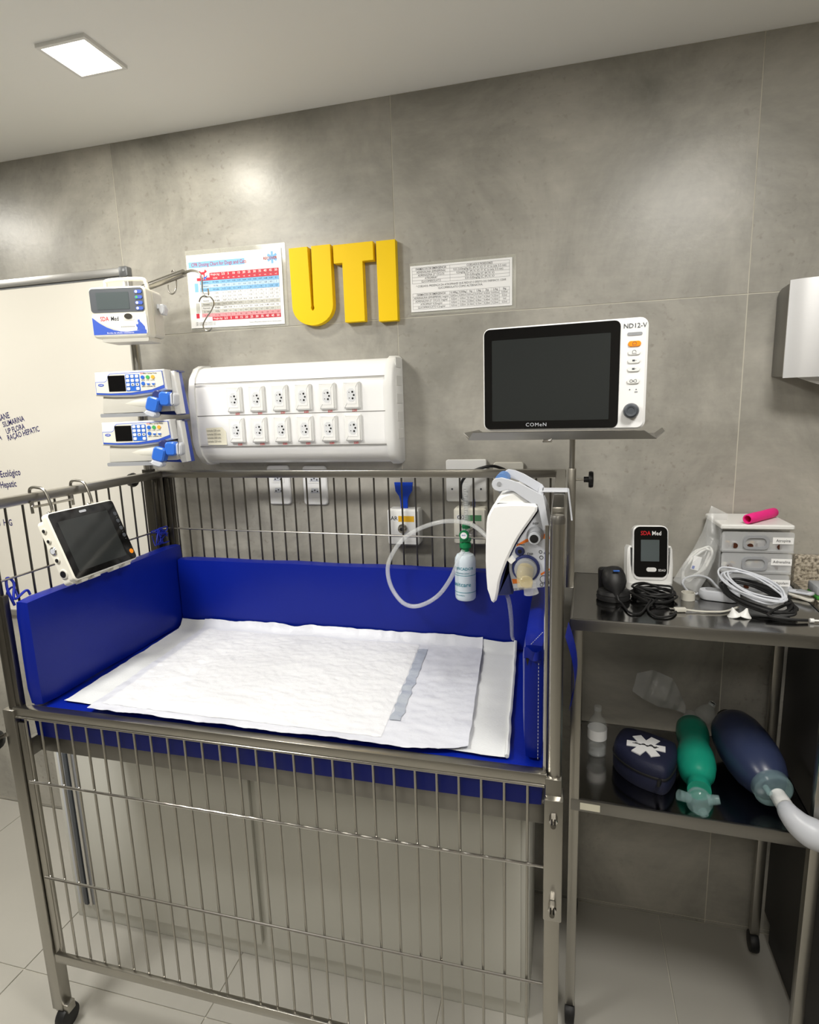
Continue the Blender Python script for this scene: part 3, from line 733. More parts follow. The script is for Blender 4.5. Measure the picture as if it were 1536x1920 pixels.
# ---- gas outlets
def gas(px0, px1, py0, py1, label, word, bandm, body):
    Yp = -.05
    a = A(px0, py0, Yp); b = A(px1, py1, Yp); w_ = b.x-a.x; h_ = a.z-b.z; cx_ = (a.x+b.x)/2
    t = thing('gas_outlet', label, 'gas outlet', (cx_, 0, b.z), 'wall gas outlets')
    M = Matrix.Translation((cx_, 0, b.z))
    MB(M).prism(rr(-w_/2, w_/2, 0, h_, .008), -.046, -.0003, ch=.004).build('housing', body, t)
    MB(M).box(-w_/2+.004, w_/2-.004, -.0485, -.045, h_*.26, h_*.96).build('front_plate', body, t, bevel=.0015)
    MB(M).box(-w_/2+.006, w_/2-.006, -.047, -.045, h_*.235, h_*.245).build('seam', 'groove', t)
    MB(M).rect(-w_*.40, -w_*.14, h_*.66, h_*.82, -.0488).build('name_card', 'paper', t)
    MB(M).rect(-w_*.14, w_*.36, h_*.66, h_*.82, -.0489).build('colour_label', bandm, t)
    m = MB(M); m.text(word, -w_*.27, h_*.75, .017, y=-.0492, bold=.01); m.build('gas_name', 'ink', t)
    m = MB(M); m.lathe([(.014, -.054), (.014, -.048)], 20, (0, 0, h_*.48), 'y'); m.lathe([(.0105, -.066), (.0105, -.053)], 20, (0, 0, h_*.48), 'y'); m.build('valve_seat', 'chrome', t)
    MB(M).lathe([(.0055, -.0668), (.0055, -.0655)], 14, (0, 0, h_*.48), 'y').build('valve_bore', 'hole', t)
    return t, M, w_, h_
g1, M1, gw, gh = gas(725, 786, 955, 1024, 'white compressed air wall outlet with yellow label and blue tape on top', 'AR', 'yellow_label', 'white_plastic')
m = MB(M1); m.loft([[(x*k1, y, z) for x, y in ((-.012, -.028), (.012, -.028), (.012, -.02), (-.012, -.02))] for k1, z in ((.85, gh-.004), (.9, gh+.022), (1.2, gh+.036), (2.1, gh+.052), (2.35, gh+.078))])
m.build('blue_tape', 'blue_tape', g1, label='shiny blue tape tied around the pipe stub')
g2, M2, gw, gh = gas(850, 912, 953, 1023, 'cream oxygen wall outlet with green label behind the flowmeter', 'O2', 'green_label', 'cream_plastic')
MB(M2).box(.006, .012, -.03, -.02, gh-.002, gh+.022).build('blue_tape', 'blue_tape', g2)
# ---- paper towel dispenser
xa = A(1478, 620, -.11).x; za = A(1484, 526, -.11).z; zb_ = A(1472, 707, -.11).z
pd = thing('paper_towel_dispenser', 'brushed steel paper towel dispenser on the wall over the cart', 'dispenser', (xa+.13, -.05, zb_))
def side_prof(d): return [(-.001, zb_+.004), (-d, zb_), (-d, za), (-.03, za-.004), (-.010, za-.010), (-.001, za-.022)]
m = MB(); m.loft([[(x, p[0], p[1]) for p in side_prof(.104)] for x in (xa+.004, xa+.27)]); m.build('case', 'steel_satin', pd, bevel=.002, sharp=40)
nn = 14; P = []
for k in range(nn+1):
    t_ = k/nn; P.append((xa-.002+.278*t_, -.106-.030*math.sin(math.pi*t_)**.6))
m = MB(); m.loft([[(p[0], p[1], z) for p in P]+[(p[0], p[1]+.002, z) for p in reversed(P)] for z in (zb_-.002, za+.002)]); m.build('curved_front', 'steel_front_lit', pd)
MB().box(xa-.0015, xa+.001, -.104, -.100, zb_, za).build('front_lip', 'chrome', pd)
m = MB(); m.loft([[(xa+.03+.09*math.sin(math.pi*k/10)*0+.21*k/10, y, zb_-.0015-.028*math.sin(math.pi*k/10)) for k in range(11)]+[(xa+.24, y, zb_+.0), (xa+.03, y, zb_+.0)] for y in (-.10, -.098)]); m.build('paper_sheet', 'paper', pd)
# ---- granite counter to the right
gx = .575
gc = thing('granite_counter', 'speckled granite counter with splashback beside the steel cart', 'counter', (gx+.6, -.28, 0))
MB().box(gx, X1, -.56, -.022, 1.066, 1.096).build('worktop', 'granite', gc, bevel=.003)
MB().box(gx+.004, X1, -.021, -.0015, 1.068, 1.163).build('splashback', 'granite', gc, bevel=.002)
cbn = thing('base_cabinet', 'dark base cabinet under the granite counter', 'cabinet', (gx+.6, -.28, 0))
MB().box(gx+.012, X1-.01, -.53, -.004, .08, 1.065).build('carcass', 'dark_panel', cbn)
MB().box(gx+.02, X1-.02, -.48, -.03, .0, .08).build('plinth', 'dark_panel', cbn)
for k in range(3):
    d = MB().box(gx+.016+k*.46, gx+.47+k*.46, -.55, -.531, .1, 1.05).build('cabinet_door', 'dark_panel', cbn, bevel=.002)
    MB().box(gx+.43+k*.46, gx+.442+k*.46, -.575, -.551, .55, .70).build('handle', 'chrome', d, bevel=.003)
sp = A(1535, 1106, -.17)
t = thing('scouring_sponge', 'green and grey scouring sponge on the granite counter', 'sponge', (sp.x+.03, -.15, 1.0963))
MB().box(sp.x-.006, sp.x+.09, -.18, -.12, 1.0963, 1.106).build('scouring_layer', 'sponge_green', t, bevel=.003)
MB().box(sp.x-.006, sp.x+.09, -.18, -.12, 1.106, 1.128).build('foam_layer', 'grey_plastic', t, bevel=.004)
# ---- white cabinet under the crib
a = A(100, 1450, -.42)
wc = thing('storage_cabinet', 'low white storage cabinet standing under the crib', 'cabinet', ((a.x-.1)/2, -.26, 0))
MB().box(a.x, -.07, -.41, -.13, .0, .765).build('carcass', 'cabinet_white', wc, bevel=.004)
MB().box(a.x+.018, a.x+.085, -.416, -.409, .06, .742).build('side_recess', 'grey_plastic', wc, bevel=.001)
for dx, w_, mt in ((.024, .012, 'light_grey'), (.045, .014, 'dark_grey'), (.065, .010, 'chrome')):  # strip tones imitate the banded reflection in a metal profile
    MB().box(a.x+dx, a.x+dx+w_, -.422, -.415, .06, .735).build('reflection_strip', mt, wc, bevel=.002)
bx = A(478, 1470, -.42).x
for xx0, xx1 in ((a.x+.10, bx-.02), (bx, -.09)):
    MB().box(xx0, xx1, -.424, -.410, .06, .728).build('cabinet_door', 'cabinet_white', wc, bevel=.002)
# ================================================================ IV pole and pumps
PX, PYY = XL-.022, YB-.028
iv = thing('iv_pole', 'steel drip pole clamped to the crib corner with a bent top arm', 'drip pole', (PX, PYY, 1.05))
zt = A(268, 548, PYY).z
e1 = A(345, 512, PYY-.03)
pts = spline([(PX, PYY, zt-.06), (PX, PYY, zt-.03), (PX+.012, PYY-.002, zt-.008), (PX+.045, PYY-.006, zt+.006), (e1.x, PYY-.03, e1.z)], 8)
MB().tube([(PX, PYY, 1.05)]+pts, .0105, 16).build('pole', 'steel', iv)
MB().box(PX-.014, PX+.014, PYY-.014, PYY+.014, 1.05, 1.405).build('clamp_sleeve', 'steel_dark', iv, bevel=.002)
kz = A(266, 900, PYY).z
MB().tube([(PX-.012, PYY, kz), (PX-.05, PYY, kz)], .004, 8).build('clamp_screw', 'steel', iv)
MB().lathe([(.008, -.046), (.010, -.052), (.020, -.054), (.023, -.060), (.020, -.072), (.006, -.074)], 14, (PX, PYY, kz), 'x').build('clamp_knob', 'black_plastic', iv)
h0 = A(326, 518, PYY-.02)
MB().tube(spline([h0+Vector((-.006, 0, .012)), h0+Vector((0, 0, .016)), h0+Vector((.006, 0, .006)), A(331, 535, PYY-.02), A(328, 548, PYY-.02), A(321, 551, PYY-.02), A(316, 545, PYY-.02), A(315, 534, PYY-.02)], 6), .0022, 8).build('hook', 'steel', iv)
MB().tube(spline([e1, A(358, 507.5, PYY-.035), A(371, 510, PYY-.04), A(378, 520, PYY-.04), A(379.5, 545, PYY-.04), A(383, 554, PYY-.04), A(389, 556, PYY-.04), A(391, 550, PYY-.04), A(390, 541, PYY-.04)], 6), lambda t: .0045-.0022*min(1, t*3), 8).build('end_hook', 'steel', iv)
sh = spline([A(373.5, 566, PYY-.04), A(377, 558, PYY-.041), A(386, 554.5, PYY-.042), A(396, 558, PYY-.04), A(401, 569, PYY-.04), A(396, 583, PYY-.04), A(386, 598, PYY-.04), A(381, 610, PYY-.04), A(385, 619, PYY-.04), A(393, 620, PYY-.04), A(398, 614, PYY-.04)], 6)
tag(MB().tube(sh, .002, 8).build('wire_s_hook', 'steel'), 'loose wire S hook hanging from the drip pole arm over the chart', 'hook')
# ---- upper infusion pump
RZ = R(13)
p0 = A(224, 633, -.27)
IM = frame((p0.x, -.262, p0.z), RZ)
ip = thing('infusion_pump', 'boxy white infusion pump with handle, topmost on the drip pole', 'infusion pump', IM, 'pumps on the drip pole')
w2, hh = .0795, .136
MB(IM).prism(rr(-w2, w2, 0, hh, .012), 0, .040, ch=.005).build('front_case', 'cream_plastic', ip)
MB(IM).prism(rr(-w2+.006, w2+.002, .004, hh-.002, .012), .0405, .108, back=.012).build('rear_case', 'offwhite', ip)
MB(IM).prism(rr(-w2+.022, w2-.006, -.010, .004, .004), .006, .085).build('base_foot', 'offwhite', ip)
MB(IM).prism(rr(-w2+.004, w2-.005, .068, hh-.005, .009), -.0012, .003).build('bezel', 'dark_grey', ip)
MB(IM).prism(rr(-w2+.022, w2-.046, .076, hh-.015, .002), -.0020, .001).build('display', 'screen_lit', ip)
for i in range(4):
    b_ = MB(IM).prism(rr(w2-.029, w2-.008, .120-.0145*i-.0045, .120-.0145*i+.0045, .0044), -.003, .001).build('key', 'blue_ink', ip)
    MB(IM).prism(circ(w2-.0235, .120-.0145*i, .0036, 12), -.0034, -.002).build('key_icon', ['white_plastic', 'green_button', 'white_plastic', 'white_plastic'][i], b_)
# door decoration
MB(IM).prism(rr(-w2+.003, w2-.003, .008, .064, .008), -.0010, .002).build('door', 'white_plastic', ip)
dc = [(-w2+.004, .0095), (w2-.006, .0095), (w2-.006, .020), (.02, .016)]+[(-w2+.004+(.02+w2-.004)*(1-t), .016+.040*t**2.2) for t in (.2, .4, .6, .8, 1)]
m = MB(IM); m.add([(p[0], -.0014, p[1]) for p in dc], [tuple(range(len(dc)))]); m.build('door_swoosh', 'blue_ink', ip)
dc2 = [(-w2+.004, .030), (-w2+.02, .026), (-w2+.045, .020), (.0, .018), (-w2+.05, .030), (-w2+.02, .046), (-w2+.004, .056)]
m = MB(IM); m.add([(p[0], -.0012, p[1]) for p in dc2], [tuple(range(len(dc2)))]); m.build('door_swoosh', 'grey_print', ip)
m = MB(IM); m.text('SDA', -.041, .051, .0165, y=-.0016, bold=.012, sx=.78); m.build('brand_lettering', 'red_text', ip)
m = MB(IM); m.text('Med', -.0120, .051, .0165, y=-.0016, bold=.012, sx=.78); m.text('>>>>>>>>', .022, .029, .0085, y=-.0016); m.build('brand_lettering', 'ink', ip)
m = MB(IM); m.text('Bomba de infusão volumétrica', .0, .0135, .0062, y=-.0018); m.build('brand_lettering', 'paper', ip)
man = [(.047, .019), (.071, .019), (.070, .028), (.063, .037), (.058, .042), (.057, .047), (.052, .047), (.051, .042), (.053, .038), (.050, .034), (.046, .036), (.046, .030), (.049, .026)]
m = MB(IM); m.add([(p[0], -.0015, p[1]) for p in man], [tuple(range(len(man)))]); m.build('figure_print', 'blue_ink', ip)
MB(IM).prism(rr(.008, .046, .046, .0665, .009), -.0016, .001).build('latch_surround', 'cream_plastic', ip)
MB(IM).prism(circ(.027, .0565, .0075, 18, 1.5), -.0035, .001).build('latch', 'chrome', ip)
hd = [(-.052, .05, hh-.004), (-.052, .046, hh+.014), (-.040, .045, hh+.025), (.05, .045, hh+.026), (.064, .046, hh+.014), (.066, .05, hh-.004)]
MB(IM).tube(spline(hd, 6), .0055, 10).build('carry_handle', 'cream_plastic', ip)
MB(IM).box(w2+.002, w2+.010, .060, .075, .084, .096).build('clamp_stem', 'light_grey', ip)
MB(IM).prism([(.096+.009*math.cos(t), .081+.0165*math.sin(t)) for t in [k*2*math.pi/6 for k in range(6)]], .056, .080, ch=.003).build('clamp_knob', 'light_grey', ip)
MB(IM).box(-.014, .014, .107, .125, .03, .09).build('pole_clamp', 'light_grey', ip, bevel=.003)
# ---- syringe pumps
def syringe_pump(M, label):
    t = thing('syringe_pump', label, 'syringe pump', M, 'pumps on the drip pole')
    def q(m): return MB(M)
    w = .107
    # sloping upper console
    face = [(-w, .054), (-w+.004, .118), (w-.012, .122), (w-.008, .066), (.06, .055), (0, .049), (-.06, .050)]
    MB(M).prism(face, 0, .045, ch=.004).build('console', 'white_plastic', t)
    inn = [(-w+.005, .058), (-w+.006, .092), (-.075, .092), (-.068, .096), (-.064, .108), (-.058, .1135), (w-.016, .1175), (w-.013, .071), (.058, .060), (0, .054), (-.06, .055)]
    MB(M).prism(inn, -.0016, .002).build('console_rim', 'blue_ink', t)
    inn2 = [(-w+.0065, .0625), (-w+.0072, .0905), (-.074, .0905), (-.067, .095), (-.063, .107), (-.057, .112), (w-.0175, .1158), (w-.0148, .079), (.058, .0675), (0, .0605), (-.06, .0598)]
    MB(M).prism(inn2, -.0021, .001).build('console_face', 'cream_plastic', t)
    MB(M).prism(rr(-.064, -.016, .0645, .108, .001), -.0030, 0).build('display', 'black_gloss', t)
    MB(M).prism(rr(-.0145, .026, .064, .110, .002), -.0026, 0).build('keypad', 'blue_plastic', t)
    for r_ in range(4):
        for c_ in range(3):
            if r_ == 3 and c_ == 1: continue
            k_ = MB(M).prism(rr(-.012+.0132*c_, -.0030+.0132*c_, .1005-.0112*r_, .1085-.0112*r_, .0025), -.0042, -.001).build('key', 'white_plastic', t)
            if r_ == 2 and c_ > 0:
                xx = -.0075+.0132*c_; zz = .1045-.0112*r_; s_ = 1 if c_ == 1 else -1
                mm = MB(M); mm.add([(xx-.003, -.0045, zz-.0022*s_), (xx+.003, -.0045, zz-.0022*s_), (xx, -.0045, zz+.003*s_)], [(0, 1, 2)]); mm.build('key_arrow', 'dark_grey', k_)
    for r_ in range(2):
        for c_ in range(3):
            cc = (.035+.0145*c_, .101-.017*r_)
            k_ = MB(M).prism(circ(cc[0], cc[1], .0052, 16), -.0040, -.001).build('round_key', ['blue_plastic', 'green_button', 'amber_button'][c_] if r_ == 0 else ('blue_plastic' if c_ == 0 else 'white_plastic'), t)
            if r_ and c_: 
                mm = MB(M); P = [(cc[0]+.0048*math.cos(a_), -.0043, cc[1]+.0048*math.sin(a_)) for a_ in [math.pi+math.pi*k/10 for k in range(11)]]; mm.add(P, [tuple(range(11))]); mm.build('key_icon', 'blue_plastic', k_)
    mm = MB(M); mm.text('SDA', .034, .1115, .0052, y=-.0026, bold=.008); mm.build('brand_lettering', 'red_text', t)
    mm = MB(M); mm.text('Med  Syringe Pump', .057, .1115, .0048, y=-.0026, bold=.01); mm.text('BOLUS   START   ALARME', .0495, .0925, .0033, y=-.0026); mm.text('MENU  CONFIRMA  ON', .0495, .0755, .0036, y=-.0026, bold=.01); mm.build('key_captions', 'ink', t)
    mm = MB(M); mm.prism(circ(-.0855, .083, .004, 14, 2.1), -.0026, -.001); mm.build('logo', 'blue_ink', t)
    mm = MB(M); mm.text('OEM', -.0855, .083, .0048, y=-.0029, bold=.008); mm.build('logo_lettering', 'paper', t)
    # lower syringe bay
    MB(M).prism([(-.099, 0.004), (-.092, .054), (w-.012, .060), (w-.006, .006)], .012, .0653).build('body', 'offwhite', t, bevel=.003)
    mm = MB(M); mm.loft([[(-.090+.13*t_, .016-.022*math.cos(R(a_))*(.5+.5*t_)+.012, .031+(.010+.011*t_)*math.sin(R(a_))) for a_ in range(-90, 271, 30)] for t_ in (0, .03, .3, .6, .92, .97, 1)]); mm.build('syringe_cover', 'cream_plastic', t, sharp=50)
    MB(M).prism(rr(-.099, .045, -.006, .004, .003), .0, .0653).build('base_lip', 'grey_plastic', t)
    # rear blue housing
    MB(M).prism([(-.095, .006), (-.098, .112), (w+.000, .118), (w+.012, -.004), (w-.01, -.006)], .0655, .100, back=.008).build('rear_housing', 'blue_dark', t)
    MB(M).prism([(w-.011, .010), (w-.009, .118), (w+.003, .118), (w+.012, -.002), (w-.004, -.004)], .036, .0653, ch=.002).build('side_case', 'white_plastic', t)
    MB(M).prism(rr(w-.008, w+.010, .116, .120, .001), .05, .09).build('handle_slot', 'navy_plastic', t)
    # plunger clamp: two blue lobes with pale caps
    def lobe(x, y, z, r_, l_, rot_, capm, nm):
        Mm = M @ Matrix.Translation((x, y, z)) @ Matrix.Rotation(rot_, 4, 'Y')
        MB(Mm).prism(rr(-l_/2, l_/2, -r_, r_, r_*.55), -.016, .014, ch=.004).build(nm, 'blue_plastic', t)
        MB(Mm).prism(rr(l_/2-.001, l_/2+.016, -r_*.95, r_*.95, r_*.5), -.0150, .013, ch=.004).build('clamp_cap', 'light_grey', t)
    lobe(.064, -.012, .026, .0175, .040, R(108), 'light_grey', 'clamp_lever')
    lobe(.097, -.006, .040, .0195, .032, R(4), 'light_grey', 'clamp_lever')
    MB(M).prism(circ(.072, .052, .013, 16), -.010, .014, ch=.003).build('clamp_pivot', 'navy_plastic', t)
    MB(M).box(-.014, .014, .099, .125, .03, .09).build('pole_clamp', 'light_grey', t, bevel=.003)
    return t
RZ2 = R(13)
def pump_frame(px, py):
    p_ = A(px, py, -.27); return frame((p_.x, -.268, p_.z), RZ2)
syringe_pump(pump_frame(252, 777), 'white and blue syringe pump, middle unit just under the infusion pump')
syringe_pump(pump_frame(264, 869), 'white and blue syringe pump, lowest unit just over the crib rail')
# ================================================================ tablet monitor on the crib side rail
a = AX(86, 963, -1.183); b = AX(143, 1089, -1.122)
yc = -.494; tw = .214; tilt = math.atan2(b.x-a.x, a.z-b.z); tl_ = math.hypot(b.x-a.x, a.z-b.z)
# local: x along +Y world (right in view), z up along the face, -y = face normal
ex = Vector((0, 1, 0)); ez = Vector((-math.sin(tilt), 0, math.cos(tilt))); ey = ez.cross(ex)
TM = Matrix(((ex.x, ey.x, ez.x, b.x), (ex.y, ey.y, ez.y, yc), (ex.z, ey.z, ez.z, b.z), (0, 0, 0, 1)))
tm = thing('tablet_monitor', 'tilted tablet vital signs monitor hooked on the left crib rail', 'monitor', TM)
MB(TM).prism(rr(-tw/2, tw/2, 0, tl_, .010), .0, .018, ch=.003).build('front_frame', 'cream_plastic', tm)
MB(TM).prism(rr(-tw/2+.001, tw/2-.004, -.004, tl_-.012, .010), .018, .046, back=.008).build('rear_case', 'cream_plastic', tm)
MB(TM).prism(rr(-tw/2+.003, tw/2-.003, .003, tl_-.003, .008), -.0008, .002).build('bezel', 'black_gloss', tm)
MB(TM).prism(rr(-tw/2+.020, tw/2-.034, .018, tl_-.026, .001), -.0012, .001).build('display', 'screen', tm)
MB(TM).prism(rr(-.014, .008, tl_-.0165, tl_-.0105, .0028), -.0014, .001).build('alarm_lamp', 'light_grey', tm)
for i in range(4):
    MB(TM).prism(circ(tw/2-.013, tl_-.040-.0205*i, .0055, 14), -.0014, .001).build('touch_key', 'dark_grey', tm)
    mm = MB(TM); mm.text('--', tw/2-.013, tl_-.050-.0205*i, .006, y=-.0014); mm.build('key_mark', 'light_grey', tm)
MB(TM).prism(circ(tw/2-.013, .024, .0065, 16), -.0016, .001).build('power_key', 'orange', tm)
Sx = -tw/2
for z_, r_, mt in ((.136, .0055, 'hole'), (.111, .005, 'hole'), (.087, .0085, 'light_grey'), (.064, .006, 'hole'), (.030, .0105, 'black_plastic')):
    z2 = z_*tl_/.165-.006
    MB(TM).lathe([(r_, Sx-.0022), (r_*1.18, Sx-.0008), (r_*1.18, Sx+.004)], 18, (0, .025, z2), 'x').build('port', 'offwhite' if mt != 'light_grey' else 'chrome', tm)
    MB(TM).lathe([(r_*.8, Sx-.0028), (r_*.8, Sx-.001)], 14, (0, .025, z2), 'x').build('port_socket', mt, tm)
for x in (-.075, -.035, .03, .072):
    MB(TM).box(x-.010, x+.010, .006, .03, -.008, .001).build('foot', 'offwhite', tm, bevel=.002)
hk = thing('hanging_hook', 'bent steel double hook holding the tablet monitor on the crib rail', 'hook', (XL, yc, 1.36))
for yy in (AX(97, 950, -1.20).y, AX(170, 925, -1.20).y):
    P = [(XL-.020, yy, 1.345), (XL-.021, yy, 1.395), (XL-.014, yy, 1.4085), (XL+.004, yy, 1.4095), (XL+.024, yy, 1.403), (XL+.036, yy, 1.375), (XL+.040, yy, 1.352), (XL+.034, yy, 1.346), (XL+.026, yy, 1.348)]
    MB().tube(spline(P, 6), .0036, 10).build('hook_arm', 'steel', hk)
y1_, y2_ = AX(75, 940, -1.20).y, AX(148, 935, -1.20).y
MB().tube(spline([(XL+.0175, y1_, 1.382), (XL+.0175, y1_, 1.371), (XL+.0175, y1_+.008, 1.367), (XL+.0175, y2_-.008, 1.367), (XL+.0175, y2_, 1.371), (XL+.0175, y2_, 1.38)], 6), .003, 8).build('hook_brace', 'steel', hk)
# ================================================================ patient monitor, shelf, pole
SX, SY = .014, -.335
mp_ = thing('monitor_stand', 'stainless steel shelf on a thin pole clamped to the crib end', 'monitor stand', (SX, SY, 1.15))
sx0, sx1 = -.200, .183; SM = frame((-.008, -.345, 1.497), R(-6.5))
MB(SM).box(-.190, .190, -.085, .075, 0, .003).build('shelf_plate', 'steel_satin', mp_)
m = MB(SM); m.loft([[(-.192, -.0855, .0), (-.178, -.098, .017), (-.178, -.0965, .018), (-.190, -.083, .002)], [(.192, -.0855, .0), (.168, -.098, .017), (.168, -.0965, .018), (.190, -.083, .002)]]); m.build('shelf_lip', 'steel_satin', mp_)
m = MB(SM); m.loft([[(.190, -.085, 0), (.206, -.070, .014), (.205, -.070, .0155), (.188, -.083, .002)], [(.190, .075, 0), (.206, .062, .014), (.205, .062, .0155), (.188, .073, .002)]]); m.build('shelf_lip', 'steel_satin', mp_)
m = MB(SM); m.loft([[(-.190, -.085, 0), (-.206, -.070, .014), (-.205, -.070, .0155), (-.188, -.083, .002)], [(-.190, .075, 0), (-.206, .062, .014), (-.205, .062, .0155), (-.188, .073, .002)]]); m.build('shelf_lip', 'steel_satin', mp_)
MB(SM).box(-.03, -.012, -.088, -.07, -.006, 0).build('shelf_screw', 'chrome', mp_, bevel=.001)
MB().tube([(SX, SY, 1.40), (SX, SY, 1.497)], .0062, 14).build('pole', 'steel', mp_)
MB().box(SX-.009, SX+.009, SY-.009, SY+.009, 1.150, 1.427).build('clamp_sleeve', 'steel', mp_, bevel=.0015)
kz = A(1100, 899, SY).z
MB().tube([(SX+.009, SY, kz), (SX+.032, SY, kz)], .0028, 8).build('clamp_screw', 'steel', mp_)
MB().lathe([(.0065, .026), (.0065, .036), (.0175, .0365), (.019, .041), (.0175, .046), (.004, .047)], 16, (SX, SY, kz), 'x').build('clamp_knob', 'black_plastic', mp_)
MMx = frame((-.012, -.415, 1.5155), R(-6.5))
pm_ = thing('patient_monitor', 'white patient monitor with a large black screen on the steel shelf', 'monitor', MMx)
mw, mh = .329, .2165
MB(MMx).prism(rr(-mw/2, mw/2, 0, mh, .016), 0, .022, ch=.004).build('front_frame', 'white_gloss', pm_)
MB(MMx).prism(rr(-mw/2+.012, mw/2-.006, .0, mh-.012, .016), .022, .105, back=.02).build('rear_case', 'light_grey', pm_)
bx1 = mw/2-.051
MB(MMx).prism(rr(-mw/2+.003, bx1, .004, mh-.003, .012), -.0010, .003).build('bezel', 'black_gloss', pm_)
MB(MMx).prism(rr(-mw/2+.020, bx1-.018, .021, mh-.026, .0012), -.0016, .001).build('display', 'screen', pm_)
m = MB(MMx); m.text('COMeN', -.050, .0125, .0105, y=-.0020, sx=1.1, bold=0, sp=1.15); m.build('brand_lettering', 'light_grey', pm_)
kx = mw/2-.0245
m = MB(MMx); m.text('ND12-V', kx, mh-.016, .0125, y=-.0008, sx=1.0, bold=.006); m.build('model_lettering', 'dark_grey', pm_)
MB(MMx).prism(rr(kx-.014, kx+.014, mh-.034, mh-.028, .003), -.0012, .002).build('alarm_lamp', 'grey_plastic', pm_)
for i, (dz, mt) in enumerate(((.050, 'orange'), (.066, 'white_plastic'), (.082, 'white_plastic'), (.098, 'white_plastic'), (.1215, 'white_plastic'))):
    k_ = MB(MMx).prism(rr(kx-.012, kx+.012, mh-dz-.0055, mh-dz+.0055, .0054), -.0028, .002, ch=.001).build('key', mt, pm_)
    mm = MB(MMx)
    if i < 2: mm.tube([(kx+.0035*math.cos(t_), -.003, mh-dz+.0005+.0032*math.sin(t_)) for t_ in [k*math.pi/6-.4 for k in range(9)]], .0004, 4); mm.rect(kx-.0042, kx+.0042, mh-dz-.003, mh-dz-.0022, -.0031)
    elif i == 4: mm.tube([(kx+.0062*math.sin(t_), -.0031, mh-dz+.0028*math.sin(2*t_)) for t_ in [k*2*math.pi/24 for k in range(24)]], .0004, 4, closed=True)
    else: mm.rect(kx-.003, kx+.002, mh-dz-.0018, mh-dz+.0016, -.0031); mm.rect(kx+.003, kx+.0045, mh-dz-.0006, mh-dz+.0004, -.0031)
    mm.build('key_icon', 'dark_grey', k_)
for dx in (-.006, .006): MB(MMx).prism(circ(kx+dx, mh-.138, .0012, 10), -.0006, .001).build('status_light', 'dark_grey', pm_)
MB(MMx).prism(rr(kx+.003, kx+.009, mh-.144, mh-.1415, .001), -.0006, .001).build('battery_icon', 'grey_plastic', pm_)
MB(MMx).lathe([(.0148, 0), (.0152, -.006), (.0135, -.013), (.0105, -.0155), (.0075, -.0150), (.0065, -.0140)], 28, (kx-.002, 0, .037), 'y').build('rotary_knob', 'dark_grey', pm_)
# ================================================================ ventilator on the crib end
VY = -.505
def C8(x, y, Y): return A(820+x/4.8, 840+y/4.8, Y)
def poly8(pts, Y): return [(lambda p: (p.x, p.z))(C8(x, y, Y)) for x, y in pts]
vb = C8(800, 1290, VY)
ve = thing('transport_ventilator', 'white and navy portable ventilator hung by its bracket on the crib end', 'ventilator', (vb.x, VY+.07, vb.z))
shell = [(500, 520), (560, 507), (700, 500), (880, 505), (902, 530), (898, 568), (840, 655), (790, 722), (740, 797), (697, 872), (660, 950), (625, 1025), (598, 1095), (575, 1160), (560, 1215), (548, 1300), (533, 1375), (505, 1398), (484, 1380), (468, 1325), (450, 1275), (440, 1150), (434, 1020), (435, 860), (442, 680), (450, 620), (470, 575)]
MB().prism(poly8(shell, VY-.022), VY-.022, VY+.150, ch=.0045, back=.004).build('front_shell', 'white_gloss', ve, sharp=30)
cap = [(505, 522), (520, 490), (550, 440), (590, 415), (640, 398), (700, 390), (760, 440), (830, 500), (845, 512)]
MB().prism(poly8(cap, VY-.012), VY-.012, VY+.140, ch=.006).build('top_cap', 'white_plastic', ve, sharp=40)
navy = [(880, 508), (905, 508), (917, 545), (915, 575), (860, 660), (805, 735), (760, 805), (718, 880), (682, 955), (650, 1030), (652, 1120), (664, 1210), (680, 1318), (610, 1330), (540, 1330), (552, 1240), (580, 1140), (640, 985), (720, 820), (830, 640), (895, 560)]
MB().prism(poly8(navy, VY+.001), VY+.001, VY+.140, ch=.003).build('navy_body', 'navy_plastic', ve, sharp=40)
side = [(922, 545), (945, 520), (985, 620), (1012, 740), (1030, 900), (1045, 1080), (1044, 1245), (900, 1262), (690, 1290), (668, 1200), (648, 1110), (645, 1030), (672, 950), (707, 880), (752, 800), (842, 668), (900, 590)]
MB().prism(poly8(side, VY-.004), VY-.004, VY+.138, ch=.002).build('side_panel', 'light_grey', ve, sharp=40)
pr = VY-.0046
def decal(name, m, pts):
    q_ = poly8(pts, pr); b_ = MB(); b_.add([(p[0], pr, p[1]) for p in q_], [tuple(range(len(q_)))]); b_.build(name, m, ve)
decal('orange_stripe', 'orange_print', [(950, 772), (1006, 775), (1014, 818), (950, 816)])
decal('orange_stripe', 'orange_print', [(715, 870), (800, 820), (830, 815), (830, 838), (712, 886)])
decal('orange_stripe', 'orange_print', [(672, 1178), (730, 1180), (745, 1216), (680, 1222)])
decal('orange_stripe', 'orange_print', [(930, 1130), (1038, 1068), (1038, 1082), (935, 1148)])
def ring8(x, y, r_, w_=.0005):
    c_ = C8(x, y, pr); rr_ = r_/4.8/930; m = MB(); m.tube([(c_.x+rr_*math.cos(t_), pr, c_.z+rr_*math.sin(t_)) for t_ in [k*2*math.pi/16 for k in range(16)]], w_, 4, closed=True); m.build('printed_ring', 'ink', ve)
for a_ in ((930, 935, 14), (937, 985, 16), (978, 907, 7), (993, 998, 6), (1020, 1130, 20), (960, 1180, 34), (1000, 1160, 22), (940, 1230, 14), (985, 1215, 20), (1020, 1205, 16)): ring8(*a_)
